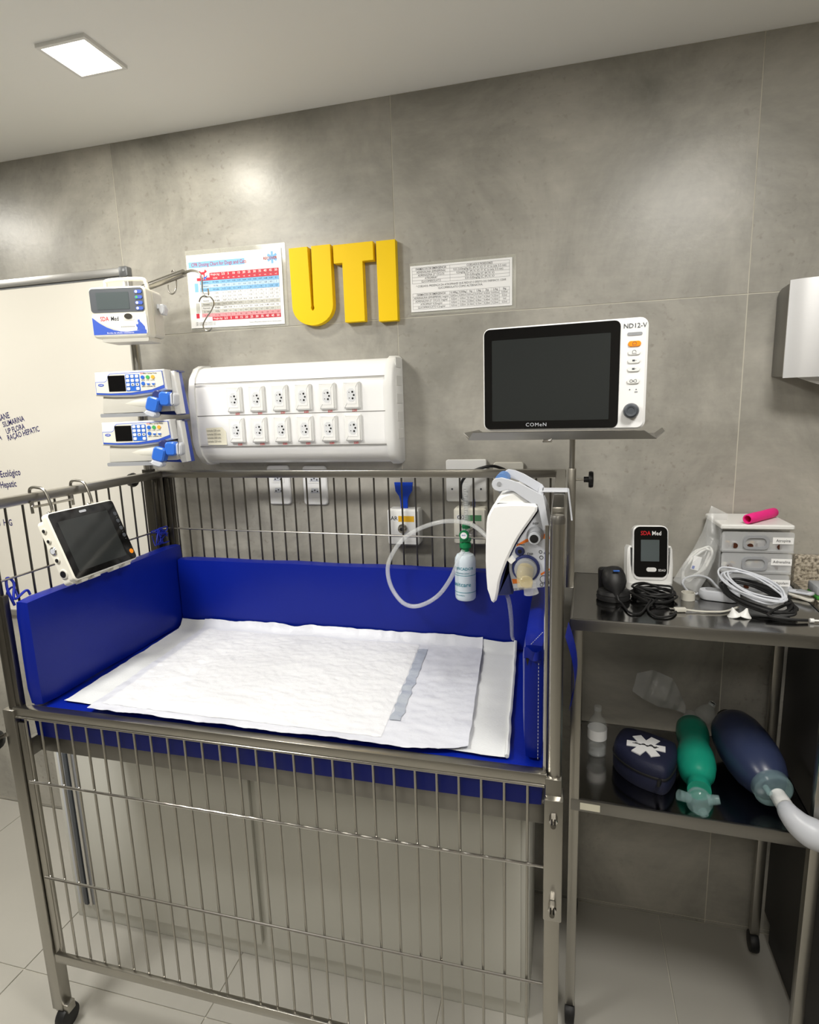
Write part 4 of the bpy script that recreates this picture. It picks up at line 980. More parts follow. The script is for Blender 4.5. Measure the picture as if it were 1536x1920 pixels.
for s_, x, y, z_ in (('PEEP', 985, 950, .006), ('Pmax', 752, 868, .007), ('!', 1018, 1060, .008), ('EXP', 835, 955, .007), ('INSP', 885, 680, .006), ('O2  GAS', 735, 1272, .006)):
    c_ = C8(x, y, pr); m = MB(); m.text(s_, c_.x, c_.z, z_, y=pr-.0002, bold=.01); m.build('panel_lettering', 'ink', ve)
def cyl8(name, x, y, prof, mt, n=24):
    c_ = C8(x, y, VY); return MB().lathe([(r_, VY+h_) for r_, h_ in prof], n, (c_.x, 0, c_.z), 'y').build(name, mt, ve)
cyl8('gas_port', 885, 775, [(.017, .003), (.017, -.006), (.0145, -.010), (.0125, -.022), (.0120, -.026)], 'grey_plastic')
cyl8('gas_port', 880, 785, [(.0120, -.0255), (.0120, -.030)], 'light_grey'); cyl8('port_bore', 878, 788, [(.0085, -.0305), (.0085, -.028)], 'hole')
cyl8('small_port', 745, 925, [(.0100, .003), (.0100, -.004), (.0085, -.006)], 'navy_plastic'); cyl8('port_bore', 745, 925, [(.0042, -.0066), (.0042, -.005)], 'hole')
cyl8('clip_tab', 672, 992, [(.006, .004), (.009, -.010), (.008, -.018)], 'white_plastic', 4)
cyl8('exhalation_ring', 800, 1075, [(.0285, .003), (.0285, -.008), (.026, -.011)], 'navy_plastic')
cyl8('exhalation_ring', 800, 1075, [(.0235, -.008), (.0225, -.020), (.021, -.021)], 'grey_plastic')
c_ = C8(800, 1160, VY); c2 = C8(800, 1075, VY)
P = [(c2.x, VY-.018, c2.z), (c2.x-.001, VY-.032, c2.z-.006), (c2.x+.000, VY-.044, c2.z-.016), (c2.x+.001, VY-.050, c2.z-.028)]
MB().tube(spline(P, 6), lambda t_: .0175-.003*t_, 20).build('clear_connector', 'clear_amber', ve)
c3 = C8(805, 1190, VY-.05)
MB().lathe([(.0115, -.002), (.013, 0), (.0115, .003), (.010, .004)], 20, (c3.x, VY-.062, c3.z), 'y').build('connector_ring', 'clear_amber', ve)
c3 = C8(838, 1200, VY-.03); c4 = C8(848, 1310, VY-.03)
MB().tube([(c3.x, VY-.03, c3.z), (c3.x, VY-.03, (c3.z+c4.z)/2), (c4.x, VY-.03, c4.z)], lambda t_: .0115+.0035*t_, 20).build('outlet_elbow', 'clear_tube', ve)
c_ = C8(446, 1235, VY-.022); MB().lathe([(.008, -.012), (.009, 0), (.008, .012)], 14, (c_.x, VY+.05, c_.z), 'z').build('side_knob', 'blue_plastic', ve)
# bracket with blue grip
near = [(490, 325), (498, 295), (525, 274), (580, 266), (650, 284), (730, 310), (820, 355), (930, 415), (955, 430), (985, 580), (1012, 735), (955, 742), (925, 610), (900, 508), (850, 500), (760, 440), (690, 392), (640, 375), (600, 385), (560, 392), (520, 380), (498, 355)]
MB().prism(poly8(near, VY-.016), VY-.016, VY-.012).build('bracket_arm', 'light_grey', ve, bevel=.0008, seg=1)
far = [(600, 215), (640, 190), (700, 200), (780, 232), (860, 278), (945, 328), (965, 355), (955, 405), (905, 400), (820, 345), (740, 300), (660, 268), (600, 262)]
MB().prism(poly8(far, VY+.04), VY+.040, VY+.044).build('bracket_arm', 'light_grey', ve, bevel=.0008, seg=1)
c_ = C8(560, 320, VY-.012)
MB().lathe([(.0135, VY-.011), (.0135, VY+.042)], 20, (c_.x+.004, 0, c_.z+.006), 'y').build('grip', 'blue_handle', ve)
MB().lathe([(.0045, VY-.0175), (.0045, VY-.0155)], 12, (c_.x, 0, c_.z), 'y').build('grip_screw', 'grey_plastic', ve)
h0, h1, h2 = C8(945, 375, VY), C8(1160, 355, VY), C8(1200, 640, VY)
MB().box(h0.x, h1.x+.003, VY-.014, VY+.03, rz+.0015, rz+.0045).build('rail_hook', 'light_grey', ve, bevel=.0006, seg=1)
m = MB(); m.loft([[(h1.x+.003, y_, rz+.0045), (h1.x+.006, y_, rz+.003), (h2.x+.004, y_, h2.z), (h2.x+.001, y_, h2.z)] for y_ in (VY-.014, VY+.03)]); m.build('rail_hook', 'light_grey', ve)
h3 = C8(930, 420, VY)
MB().box(h3.x-.004, h0.x+.003, VY-.0125, VY+.04, h3.z-.004, rz+.0045).build('hook_block', 'light_grey', ve, bevel=.001)
# ventilator supply tube running down to the pad
p0, p1 = C8(635, 1320, VY+.03), A(966, 1203, -.185)
tag(MB().tube(spline([C8(632, 1322, VY+.045)+Vector((0, 0, -.003)), C8(650, 1400, VY+.06), C8(668, 1560, VY+.12), C8(672, 1680, -.26), (p1.x-.004, -.2, .955)], 8), .0048, 10).build('ventilator_tube', 'clear_tube'), 'straight clear tube hanging from under the ventilator to the pad', 'tube')
# ================================================================ oxygen flowmeter with humidifier bottle
FY = -.185
fb_ = A(873.5, 1122, FY); ft = A(879, 905, FY); fx = fb_.x
fl = thing('oxygen_flowmeter', 'green oxygen flowmeter with clear gauge tube and humidifier bottle', 'flowmeter', (fx, FY, fb_.z))
def zpx(y): return A(875, y, FY).z
br_ = .0282
zb0, zb1 = fb_.z, zpx(1036)
MB().lathe([(br_*.86, zb0), (br_*.97, zb0+.004), (br_, zb0+.012), (br_, zb1-.026), (br_*.96, zb1-.014), (br_*.8, zb1-.005), (br_*.45, zb1), (br_*.42, zb1+.004)], 32, (fx, FY, 0)).build('humidifier_bottle', 'bottle_milk', fl)
def wrap(body, zz, size, mt, name, ph=0, bold=.01):
    mm = MB(); mm.text(body, 0, 0, size, bold=bold)
    mm.v = [Vector((fx+(br_+.0006)*math.sin(v.x/br_+ph), FY-(br_+.0006)*math.cos(v.x/br_+ph), zz+v.z)) for v in mm.v]
    mm.build(name, mt, fl)
hb = zb1-zb0
wrap('UMIDIFICADOR', zb0+hb*.70, .0105, 'teal_print', 'bottle_lettering', -.35, .015)
wrap('DE OXIGENIO 250ml', zb0+hb*.605, .005, 'teal_print', 'bottle_lettering', -.30)
wrap('unitcare', zb0+hb*.36, .0165, 'teal_print', 'bottle_lettering', -.25, .008)
wrap('ind. brasileira', zb0+hb*.13, .005, 'teal_print', 'bottle_lettering', -.40)
for k_ in (.555, .19):
    MB().lathe([(br_+.0002, zb0+hb*k_-.0008), (br_+.0005, zb0+hb*k_), (br_+.0002, zb0+hb*k_+.0008)], 32, (fx, FY, 0), caps=False).build('bottle_stripe', 'teal_print', fl)
zc0, zc1 = zb1+.002, zpx(1010)
MB().lathe([(.0105, zc0), (.0105, zc0+.012), (.0155, zc0+.013), (.0155, zc0+.024), (.008, zc0+.026), (.008, zc1)], 20, (fx+.001, FY, 0)).build('bottle_cap', 'green_plastic', fl)
MB().box(fx-.013, fx+.016, FY-.010, FY+.010, zc1-.008, zc1+.002).build('valve_body', 'green_plastic', fl, bevel=.003)
MB().lathe([(.0095, zc1+.002), (.0095, zpx(984)-.004)], 18, (fx+.003, FY, 0)).build('valve_body', 'clear_teal', fl)
kz_ = zpx(1001); kk = A(871, 1001, FY-.01)
MB().lathe([(.013, FY-.012), (.0135, FY-.018), (.012, FY-.022)], 20, (kk.x, 0, kz_), 'y').build('flow_knob', 'green_plastic', fl)
MB().lathe([(.0088, FY-.0226), (.0088, FY-.0215)], 18, (kk.x, 0, kz_), 'y').build('knob_disc', 'paper', fl)
mm = MB(); mm.text('abrir', kk.x, kz_+.001, .0055, y=FY-.0229, bold=.01); mm.build('knob_lettering', 'blue_ink', fl)
MB().lathe([(.0112, zpx(990)), (.0112, zpx(983))], 20, (fx+.004, FY, 0)).build('tube_collar', 'green_plastic', fl)
mm = MB(); mm.text('FLUX 15', fx+.004, zpx(986.5), .006, y=FY-.0116, bold=.01); mm.build('collar_lettering', 'ink', fl)
zt0, zt1 = zpx(983), ft.z
MB().lathe([(.0105, zt0), (.0105, zt1-.006), (.009, zt1-.001), (.0075, zt1)], 24, (fx+.005, FY, 0)).build('gauge_tube', 'clear', fl)
MB().lathe([(.0055, zt0+.002), (.0055, zt1-.010)], 16, (fx+.005, FY, 0)).build('gauge_core', 'clear_soft', fl)
mm = MB()
for k in range(14): mm.rect(fx+.001, fx+.007, zt0+.014+k*.0062, zt0+.0147+k*.0062, FY-.0108)
for k in range(7): mm.text(str(3*k), fx+.009, zt0+.0145+k*.0124, .0052, y=FY-.0106)
mm.build('gauge_marks', 'ink_soft', fl)
MB().tube([(fx+.004, FY+.004, zpx(1001)), (fx+.006, -.06, zpx(1001))], .0065, 12).build('inlet_stem', 'chrome', fl)
ho = [A(869, 1032, FY-.016), A(860, 1050, FY-.02), A(845, 1085, FY-.035), A(820, 1118, FY-.05), A(785, 1136, FY-.06), A(757, 1131, FY-.055), A(735, 1103, FY-.045), A(727, 1070, FY-.035), A(734, 1042, FY-.03), A(755, 1012, FY-.03), A(785, 992, FY-.035), A(820, 980, FY-.04), A(850, 977, FY-.045), A(880, 982, FY-.05), A(900, 994, FY-.06), A(918, 1012, FY-.08), A(935, 1030, FY-.12)]
tag(MB().tube(spline(ho, 8), .0058, 12).build('oxygen_hose', 'clear_tube'), 'clear oxygen hose looping from the humidifier bottle over the blue cushion', 'hose')
# ================================================================ steel cart
KM = Matrix.Translation((.03, -.03, 0)) @ Matrix.Rotation(R(-2.2), 4, 'Z')
kt = thing('steel_cart', 'stainless steel two-tier cart against the wall beside the crib', 'cart', KM @ Matrix.Translation((.26, -.19, 0)))
KW, KD, KT, KS = .530, .375, 1.097, .648
MB(KM).box(0, KW, -KD, 0, KT-.004, KT).build('table_top', 'steel_table', kt)
for b_ in ((0, KW, -KD-.001, -KD+.006, KT-.026, KT+.0008), (0, KW, -.006, .001, KT-.026, KT), (-.001, .005, -KD, 0, KT-.026, KT+.0008), (KW-.005, KW+.001, -KD, 0, KT-.026, KT)):
    MB(KM).box(*b_).build('table_apron', 'steel_satin', kt, bevel=.0015)
MB(KM).box(.01, KW-.01, -KD+.01, -.01, KS-.004, KS).build('lower_shelf', 'steel_table', kt)
for b_ in ((.008, KW-.008, -KD+.004, -KD+.012, KS-.030, KS+.001), (.008, KW-.008, -.014, -.006, KS-.030, KS+.001), (.008, .014, -KD+.01, -.01, KS-.030, KS), (KW-.014, KW-.008, -KD+.01, -.01, KS-.030, KS)):
    MB(KM).box(*b_).build('shelf_apron', 'steel_satin', kt, bevel=.0015)
for x, y in ((.016, -KD+.016), (KW-.016, -KD+.016), (.016, -.016), (KW-.016, -.016)):
    MB(KM).box(x-.0115, x+.0115, y-.0115, y+.0115, .06, KT-.027).build('leg', 'steel', kt, bevel=.002)
    MB(KM).lathe([(.006, -.013), (.027, -.011), (.029, -.005), (.029, .005), (.027, .011), (.006, .013)], 18, (x, y, .030), 'x').build('caster_wheel', 'black_rubber', kt)
mm = MB(KM); mm.rect(.030, .075, KS-.024, KS-.006, -KD+.0035); mm.build('name_sticker', 'paper_note', kt)
Z1 = KT+.0006
# ---- barcode-style black scanner in its stand
c_ = AZ(1150, 1122, Z1); SMx = frame((c_.x, c_.y, Z1), R(10))
sn = thing('sensor_puck', 'black mouse-shaped sensor resting in its stand at the cart corner', 'sensor', SMx)
MB(SMx).loft([[(.040*s_*math.cos(t_), .034*s_*math.sin(t_), z_) for t_ in [k*2*math.pi/28 for k in range(28)]] for s_, z_ in ((.96, 0), (1, .004), (1, .009), (.97, .011), (.97, .013), (.99, .015), (.9, .022), (.5, .028))]).build('base', 'black_rubber', sn, sharp=30)
MB(SMx @ Matrix.Rotation(R(-8), 4, 'X')).prism(rr(-.029, .027, .012, .074, .008), .012, .030, ch=.004).build('stand_block', 'black_plastic', sn)
PM = SMx @ Matrix.Translation((0, -.004, .046)) @ Matrix.Rotation(R(52), 4, 'X')
mm = MB(PM); mm.loft([[(.026*s_*math.cos(t_)*(1 if l_ > -.02 else .8), l_, .020*s_*math.sin(t_)) for t_ in [k*2*math.pi/22 for k in range(22)]] for l_, s_ in ((.036, .35), (.033, .7), (.026, .92), (.012, 1.08), (-.004, 1.1), (-.018, .92), (-.030, .62), (-.040, .34), (-.046, .24))])
mm.build('sensor_head', 'black_rubber', sn, sharp=50)
MB(SMx).box(-.006, .008, -.020, -.014, .0735, .0755).build('light_line', 'blue_plastic', sn)
cb = [SMx @ Vector((0, -.036, .020)), SMx @ Vector((.002, -.042, .010)), SMx @ Vector((.008, -.050, .004)), AZ(1180, 1148, Z1+.003), AZ(1200, 1150, Z1+.003), AZ(1212, 1138, Z1+.004), AZ(1222, 1122, Z1+.012)]
MB().tube(spline(cb, 6), .0024, 8).build('lead', 'black_rubber', sn)
def coil(name, label, mt, c_, a_, b_, ang_, turns, r_, zr, seed, jit=.012, extra=None, cat='cable'):
    rnd = random.Random(seed); m_ = MB(); pts = []
    for k in range(turns):
        ea, eb = a_*(1+rnd.uniform(-.16, .10)), b_*(1+rnd.uniform(-.22, .12)); dx, dy = rnd.uniform(-jit, jit), rnd.uniform(-jit*.6, jit*.6)
        z0_ = c_[2]+r_+zr*k/turns; tl2 = rnd.uniform(-.010, .010)
        for j in range(12):
            t_ = 2*math.pi*j/12
            x, y = ea*math.cos(t_)+dx, eb*math.sin(t_)+dy
            z = max(c_[2]+r_, z0_+tl2*math.sin(t_+k)+.003*math.sin(3*t_+k))
            pts.append((c_[0]+x*math.cos(ang_)-y*math.sin(ang_), c_[1]+x*math.sin(ang_)+y*math.cos(ang_), z))
    if extra: pts += extra
    m_.tube(spline(pts, 4), r_, 7)
    return tag(m_.build(name, mt), label, cat)
c_ = AZ(1222, 1122, Z1)
coil('cable_coil', 'tangled black cable coil in front of the docked oximeter', 'black_rubber', (c_.x, c_.y, Z1), .048, .034, R(-14), 9, .0026, .022, 4, .006,
     [tuple(AZ(1262, 1118, Z1+.004)), tuple(AZ(1240, 1118, Z1+.012)), tuple(AZ(1215, 1140, Z1+.004)), tuple(AZ(1230, 1156, Z1+.003)), tuple(AZ(1258, 1155, Z1+.003)), tuple(AZ(1268, 1147, Z1+.003))])
# ---- docked handheld oximeter
c_ = AZ(1214, 1098, Z1); HM = frame((c_.x, c_.y-.012, Z1), R(4))
hx_ = thing('docked_oximeter', 'white handheld oximeter with black face standing in its charging dock', 'oximeter', HM)
MB(HM).loft([[(sx_*x, y, z) for x, y in rr(-.054, .054, -.030, .045, .016)] for sx_, z in ((1, 0), (1, .012), (.98, .018))]).build('dock_base', 'white_plastic', hx_, sharp=40)
dockp = [(-.054, .012), (.054, .012), (.055, .060), (.053, .100), (.050, .108), (.044, .108), (.043, .062), (.040, .040), (.030, .032), (-.030, .032), (-.040, .040), (-.043, .062), (-.044, .108), (-.050, .108), (-.054, .100), (-.055, .060)]
HT = HM @ Matrix.Translation((0, -.004, .0)) @ Matrix.Rotation(R(-9), 4, 'X')
MB(HT).prism(dockp, -.020, .030, ch=.004).build('dock_cradle', 'white_plastic', hx_, sharp=40)
MB(HT).prism(rr(-.0425, .0425, .020, .160, .016), -.024, .006, ch=.004).build('handset_case', 'white_gloss', hx_)
MB(HT).prism(rr(-.0395, .0395, .030, .1575, .014), -.0250, -.020).build('handset_face', 'black_gloss', hx_)
MB(HT).prism(rr(-.0235, .0205, .070, .1245, .001), -.0256, -.024).build('display', 'screen_lit', hx_)
MB(HT).prism(rr(-.010, .014, .044, .0545, .005), -.0262, -.024).build('button', 'white_plastic', hx_)
mm = MB(HT); mm.text('SDA', -.0125, .1405, .0150, y=-.0256, bold=.010, sx=.85); mm.build('brand_lettering', 'red_text', hx_)
mm = MB(HT); mm.text('Med', .0138, .1405, .0150, y=-.0256, bold=.010, sx=.85); mm.text('SDA3', .027, .0475, .0075, y=-.0256, bold=.01); mm.build('brand_lettering', 'paper', hx_)
# ---- three-drawer box
BM = frame((.370, -.160, Z1), R(2))
bw, bd, bh = .152, .142, .172
bx_ = thing('drawer_box', 'small clear three-drawer box with white lid and drug labels', 'drawer box', BM)
MB(BM).prism(rr(-.004, bw+.004, bh-.012, bh, .004), -.004, bd, ch=.003).build('lid', 'white_plastic', bx_)
for x in (0, bw-.003): MB(BM).box(x, x+.003, .012, bd-.004, .004, bh-.012).build('side_wall', 'drawer_clear', bx_)
MB(BM).box(.003, bw-.003, bd-.006, bd-.003, .004, bh-.012).build('rear_wall', 'drawer_clear', bx_)
MB(BM).box(.004, bw-.004, .012, bd-.006, .0, .004).build('base', 'white_plastic', bx_)
names = ['Midazolam', 'Adrenalina', 'Atropina']
for i in range(3):
    z_ = .006+.0520*i; n_ = .003*(2-i)*0+.002*(2-i)
    dr = MB(BM).prism(rr(-.002+n_, bw+.002-n_, z_, z_+.0460, .005), -.010, -.007).build('drawer', 'drawer_clear', bx_)
    MB(BM).box(.004, bw-.004, -.007, bd-.02, z_, z_+.0025).build('drawer_tray', 'drawer_clear', dr)
    for x in (.004, bw-.006): MB(BM).box(x, x+.002, -.007, bd-.02, z_, z_+.036).build('drawer_tray', 'drawer_clear', dr)
    MB(BM).prism(rr(-.002+n_, bw+.002-n_, z_-.0035, z_+.002, .0015), -.012, .0).build('drawer_lip', 'drawer_clear', dr)
    mm = MB(BM); o_ = rr(.044, .100, z_+.004, z_+.038, .011); i_ = rr(.050, .094, z_+.010, z_+.032, .010)
    n2 = len(o_); mm.add([(p[0], -.0135, p[1]) for p in o_]+[(p[0], -.0135, p[1]) for p in i_]+[(p[0], -.010, p[1]) for p in o_]+[(p[0], -.010, p[1]) for p in i_], [(k, (k+1) % n2, n2+(k+1) % n2, n2+k) for k in range(n2)]+[(k, (k+1) % n2, 2*n2+(k+1) % n2, 2*n2+k) for k in range(n2)]+[(n2+k, n2+(k+1) % n2, 3*n2+(k+1) % n2, 3*n2+k) for k in range(n2)])
    mm.build('handle_frame', 'grey_plastic', dr)
    MB(BM).rect(bw-.044+n_*0, bw+.0005, z_+.018, z_+.034, -.0106).build('label_sticker', 'paper', dr)
    mm = MB(BM); mm.text(names[i], bw-.0215, z_+.026, .0095, y=-.0109, sx=.9, bold=.006); mm.build('label_lettering', 'ink', dr)
rnd = random.Random(5)
for i in range(3):
    z_ = .006+.0520*i+.0030
    for k in range(7):
        x = (.015, .030, .058, .074, .088, .118, .132)[k]; y = rnd.uniform(.004, .02); dirx = rnd.uniform(-.5, .5); dz = rnd.uniform(0, .003)
        Mm = BM @ Matrix.Translation((x, y, z_+.0075+dz)) @ Matrix.Rotation(R(90)+dirx, 4, 'Z') @ Matrix.Rotation(R(90), 4, 'Y')
        g = thing('ampoule', 'amber glass ampoule in the %s drawer, %s' % (('lowest', 'middle', 'top')[i], ('leftmost', 'second from the left', 'third from the left', 'the middle one', 'third from the right', 'second from the right', 'rightmost')[k]), 'ampoule', Mm, ['ampoules in the lowest drawer', 'ampoules in the middle drawer', 'ampoules in the top drawer'][i])
        MB(Mm).lathe([(.0066, -.016), (.0068, -.012), (.0068, .012), (.0030, .017), (.0036, .024), (.002, .030)], 12).build('glass', 'amber_glass', g)
        MB(Mm).lathe([(.0070, -.008), (.0070, .008)], 12, caps=False).build('paper_band', ['paper', 'paper_note', 'yellow_label'][(k+i) % 3], g)
# ---- pink bandage roll on the lid
a = AZ(1404, 975, Z1+bh+.010); b = AZ(1450, 963, Z1+bh+.010); RM = Matrix.Translation((a+b)/2) 
ax_ = (b-a).normalized()
rl = thing('bandage_roll', 'bright pink cohesive bandage roll lying on the white lid', 'bandage', Matrix.Translation(Vector(((a.x+b.x)/2, (a.y+b.y)/2, Z1+bh+.0005))))
h_ = (b-a).length/2+.006; mid = (a+b)/2; mid.z = Z1+bh+.0127
pts = [mid+ax_*t_*h_ for t_ in (-1, -.98, -.5, 0, .5, .95, 1)]
rr_ = [.0108, .0118, .0120, .0116, .0121, .0116, .0092]
rings = []
sd = ax_.cross(Vector((0, 0, 1))).normalized()
for p_, q_ in zip(pts, rr_): rings.append([p_+(sd*math.cos(k*2*math.pi/20)+Vector((0, 0, 1))*math.sin(k*2*math.pi/20))*q_*(1+.04*noise.noise(p_*90+Vector((k, 0, 0)))) for k in range(20)])
inner = [[p_+(sd*math.cos(k*2*math.pi/20)+Vector((0, 0, 1))*math.sin(k*2*math.pi/20))*.0085 for k in range(20)] for p_ in (pts[0], pts[2])]
MB().loft([inner[1], inner[0]]+rings).build('bandage', 'pink', rl, sharp=50)
# ---- plastic bag with white tubing
b0 = AZ(1300, 1105, Z1); q0 = lambda x, y, Y: A(x, y, Y)
bag = thing('tubing_bag', 'clear plastic bag of coiled white tubing leaning on the drawer box', 'bag', (b0.x, -.12, Z1))
L_ = [(1262, 1088), (1278, 1062), (1300, 1030), (1318, 995), (1328, 965), (1334, 948)]; R_ = [(1308, 1112), (1325, 1085), (1340, 1050), (1350, 1015), (1358, 990), (1366, 964)]
YB_ = [-.175, -.155, -.135, -.115, -.10, -.09]
def bagpt(u_, v_, side_):
    k = min(4, int(v_*5)); t_ = v_*5-k
    l_ = A(*L_[k], YB_[k]).lerp(A(*L_[k+1], YB_[k+1]), t_); r2 = A(*R_[k], YB_[k]-.01).lerp(A(*R_[k+1], YB_[k+1]-.01), t_)
    p_ = l_.lerp(r2, u_); th = .024*math.sin(math.pi*u_)**.6*math.sin(math.pi*min(1, max(0, .12+v_*.85)))**.7*(1 if v_ < .6 else .35)
    n3 = noise.noise(p_*38)*.005*math.sin(math.pi*u_)
    p_ = p_+Vector((0, -side_*th+n3, 0)); p_.z = max(p_.z, Z1+.001); return p_
MB().grid(lambda u_, v_: bagpt(u_, v_, 1), 14, 22).build('bag_front', 'bag_film', bag, flip=False)
MB().grid(lambda u_, v_: bagpt(u_, v_, -.5), 14, 22).build('bag_back', 'bag_film', bag, flip=False)
cx_ = A(1306, 1058, -.135)
tub = thing('tubing_coil', 'coiled white tubing with paper tag inside the clear bag', 'tubing', cx_)
m_ = MB(); rnd = random.Random(8); pts = []
for k in range(5):
    s1, s2 = rnd.uniform(.85, 1.05), rnd.uniform(.7, 1.05)
    for j in range(12):
        t_ = 2*math.pi*j/12; x, z = .022*s2*math.cos(t_), .052*s1*math.sin(t_); a_ = R(-32)
        pts.append((cx_.x+x*math.cos(a_)-z*math.sin(a_)+rnd.uniform(-.002, .002), cx_.y+rnd.uniform(-.009, .009), cx_.z+x*math.sin(a_)+z*math.cos(a_)))
m_.tube(spline(pts, 4), .0028, 8); m_.build('tube', 'white_plastic', tub)
MT = Matrix.Translation(A(1306, 1055, -.162)) @ Matrix.Rotation(R(12), 4, 'Y')
MB(MT).box(-.009, .009, -.0004, .0004, -.019, .016).build('paper_tag', 'paper', tub)
mm = MB(MT); mm.rect(-.007, -.001, -.017, -.009, -.0007); mm.build('tag_print', 'blue_ink', tub)
# ---- grey SpO2 module with its lead, coils, clip and small things
c_ = AZ(1348, 1124, Z1); GM = frame((c_.x, c_.y, Z1+.006), R(-14))
gm = thing('sensor_module', 'light grey oval sensor module with a looped grey lead', 'sensor', GM)
MB(GM).loft([[(x*s_, y*s_, z_) for x, y in rr(-.044, .044, -.020, .020, .018)] for s_, z_ in ((.9, -.005), (1, .001), (1, .010), (.95, .0155), (.8, .017))]).build('module_case', 'light_grey', gm, sharp=50)
MB(GM).loft([[(x, y, z_) for x, y in rr(-.030, .010, -.011, .011, .010)] for z_ in (.0165, .0178)]).build('module_window', 'grey_plastic', gm)
ld = [GM @ Vector((-.044, 0, .004)), AZ(1300, 1114, Z1+.006), AZ(1288, 1106, Z1+.012), A(1280, 1093, -.19), A(1288, 1083, -.17), A(1310, 1079, -.165), A(1330, 1085, -.165), AZ(1345, 1100, Z1+.018), AZ(1358, 1110, Z1+.012)]
MB().tube(spline([Vector(p_) if p_.z > Z1+.003 else Vector((p_.x, p_.y, Z1+.003)) for p_ in ld], 7), .0026, 8).build('lead', 'light_grey', gm)
def coil3(name, label, mt, c_, va, vb_, turns, r_, up, seed, jit, extra=None):
    rnd = random.Random(seed); pts = []
    for k in range(turns):
        ea, eb = 1+rnd.uniform(-.2, .06), 1+rnd.uniform(-.3, .1); dx, dy = rnd.uniform(-jit, jit), rnd.uniform(-jit*.5, jit*.5)
        for j in range(14):
            t_ = 2*math.pi*(j+.3*k)/14
            p_ = c_+va*math.cos(t_)*ea+vb_*math.sin(t_)*eb+Vector((dx, dy, up*k/turns+.002*math.sin(3*t_+k)))
            p_.z = max(p_.z, Z1+r_+.0004); pts.append(p_)
    if extra: pts += extra
    return tag(MB().tube(spline(pts, 4), r_, 7).build(name, mt), label, 'cable')
ca, cb_ = A(1350, 1094, -.205), AZ(1496, 1153, Z1+.006); cc = (ca+cb_)/2; va = (cb_-ca)/2
coil3('cable_coil', 'thick bundle of black patient cable in front of the drawer box', 'black_rubber', cc, va, Vector((.024, .036, .012)), 7, .0032, .010, 12, .004,
      [AZ(1440, 1152, Z1+.010), AZ(1480, 1161, Z1+.006), AZ(1515, 1163, Z1+.0045)])
ca2, cb2 = A(1352, 1084, -.205), AZ(1474, 1138, Z1+.020)
coil3('cable_coil', 'loops of thin grey-white sensor cable lying on the black bundle', 'light_grey', (ca2+cb2)/2+Vector((0, -.004, .012)), (cb2-ca2)/2, Vector((.022, .034, .014)), 6, .0021, .010, 21, .005)
e_ = AZ(1515, 1163, Z1+.0045); f_ = AZ(1560, 1165, Z1+.0045)
tag(MB().tube([e_+Vector((.0035, 0, 0)), e_.lerp(f_, .25), e_.lerp(f_, .27), f_], lambda t_: .0045 if t_ < .5 else .0022, 10).build('cable_plug', 'white_plastic'), 'white cable plug at the cart edge ending the black cable', 'plug')
c_ = AZ(1290, 1124, Z1)
mm = MB(); mm.lathe([(.0135, Z1), (.0135, Z1+.018), (.0155, Z1+.018), (.0155, Z1), (.0135, Z1)], 24, (c_.x, c_.y, 0), caps=False)
tag(mm.build('tape_ring', 'offwhite'), 'short white tape ring beside the sensor lead', 'tape')
a = AZ(1264, 1143, Z1+.005); b = AZ(1284, 1143, Z1+.005)
us = thing('usb_cable', 'white USB plug and cord lying toward the white cones', 'cable', (a.x, a.y, Z1))
MB(Matrix.Translation((a.x, a.y, Z1+.0006)) @ Matrix.Rotation(math.atan2(b.y-a.y, b.x-a.x), 4, 'Z')).box(0, .026, -.006, .006, 0, .009).build('plug_body', 'offwhite', us, bevel=.002)
MB(Matrix.Translation((a.x, a.y, Z1+.0006)) @ Matrix.Rotation(math.atan2(b.y-a.y, b.x-a.x), 4, 'Z')).box(-.009, .0, -.0045, .0045, .002, .007).build('plug_tip', 'chrome', us)
MB().tube(spline([Vector((b.x, b.y, Z1+.005)), AZ(1310, 1146, Z1+.003), AZ(1335, 1147, Z1+.003), AZ(1360, 1146, Z1+.003), AZ(1385, 1138, Z1+.003)], 6), .0022, 8).build('cord', 'offwhite', us)
for i, (x, y, rx_) in enumerate(((1377, 1156, -28), (1396, 1157, 24))):
    c_ = AZ(x, y, Z1); Mm = Matrix.Translation((c_.x, c_.y, Z1+.0015)) @ Matrix.Rotation(R(rx_*.5), 4, 'Y')
    t = thing('nasal_cone', ['small white plastic cone, the left one by the cable bundle', 'small white plastic cone, the right one under the cable bundle'][i], 'cone', Mm, 'white plastic cones')
    MB(Mm).lathe([(.0125, .001), (.0130, .002), (.0100, .005), (.0055, .011), (.0018, .019)], 20).build('cone', 'white_plastic', t, sharp=50)
    MB(Mm).lathe([(.0135, .0), (.0138, .0012), (.0125, .002)], 20).build('flange', 'white_plastic', t)
c_ = AZ(1500, 1122, Z1); FM = frame((c_.x, c_.y, Z1+.002), R(-48))
fc_ = thing('finger_clip_sensor', 'grey finger clip sensor lying by the granite counter', 'sensor', FM)
MB(FM @ Matrix.Rotation(R(5), 4, 'Y')).loft([[(x, y, z_) for x, y in rr(-.026, .030, -.009, .009, .007)] for z_ in (0, .006)]).build('lower_jaw', 'offwhite', fc_, bevel=.0015)
MB(FM @ Matrix.Translation((0, 0, .011)) @ Matrix.Rotation(R(-5), 4, 'Y')).loft([[(x, y, z_) for x, y in rr(-.026, .030, -.009, .009, .007)] for z_ in (0, .006)]).build('upper_jaw', 'light_grey', fc_, bevel=.0015)
MB(FM).box(-.006, .020, -.0085, .0085, .017, .019).build('finger_pad', 'grey_plastic', fc_, bevel=.0008)
c2_ = AZ(1477, 1112, Z1); MB().lathe([(.007, 0.0005), (.009, .004), (.009, .014), (.006, .018)], 16, (c2_.x, c2_.y, Z1)).build('hinge_cap', 'light_grey', fc_)
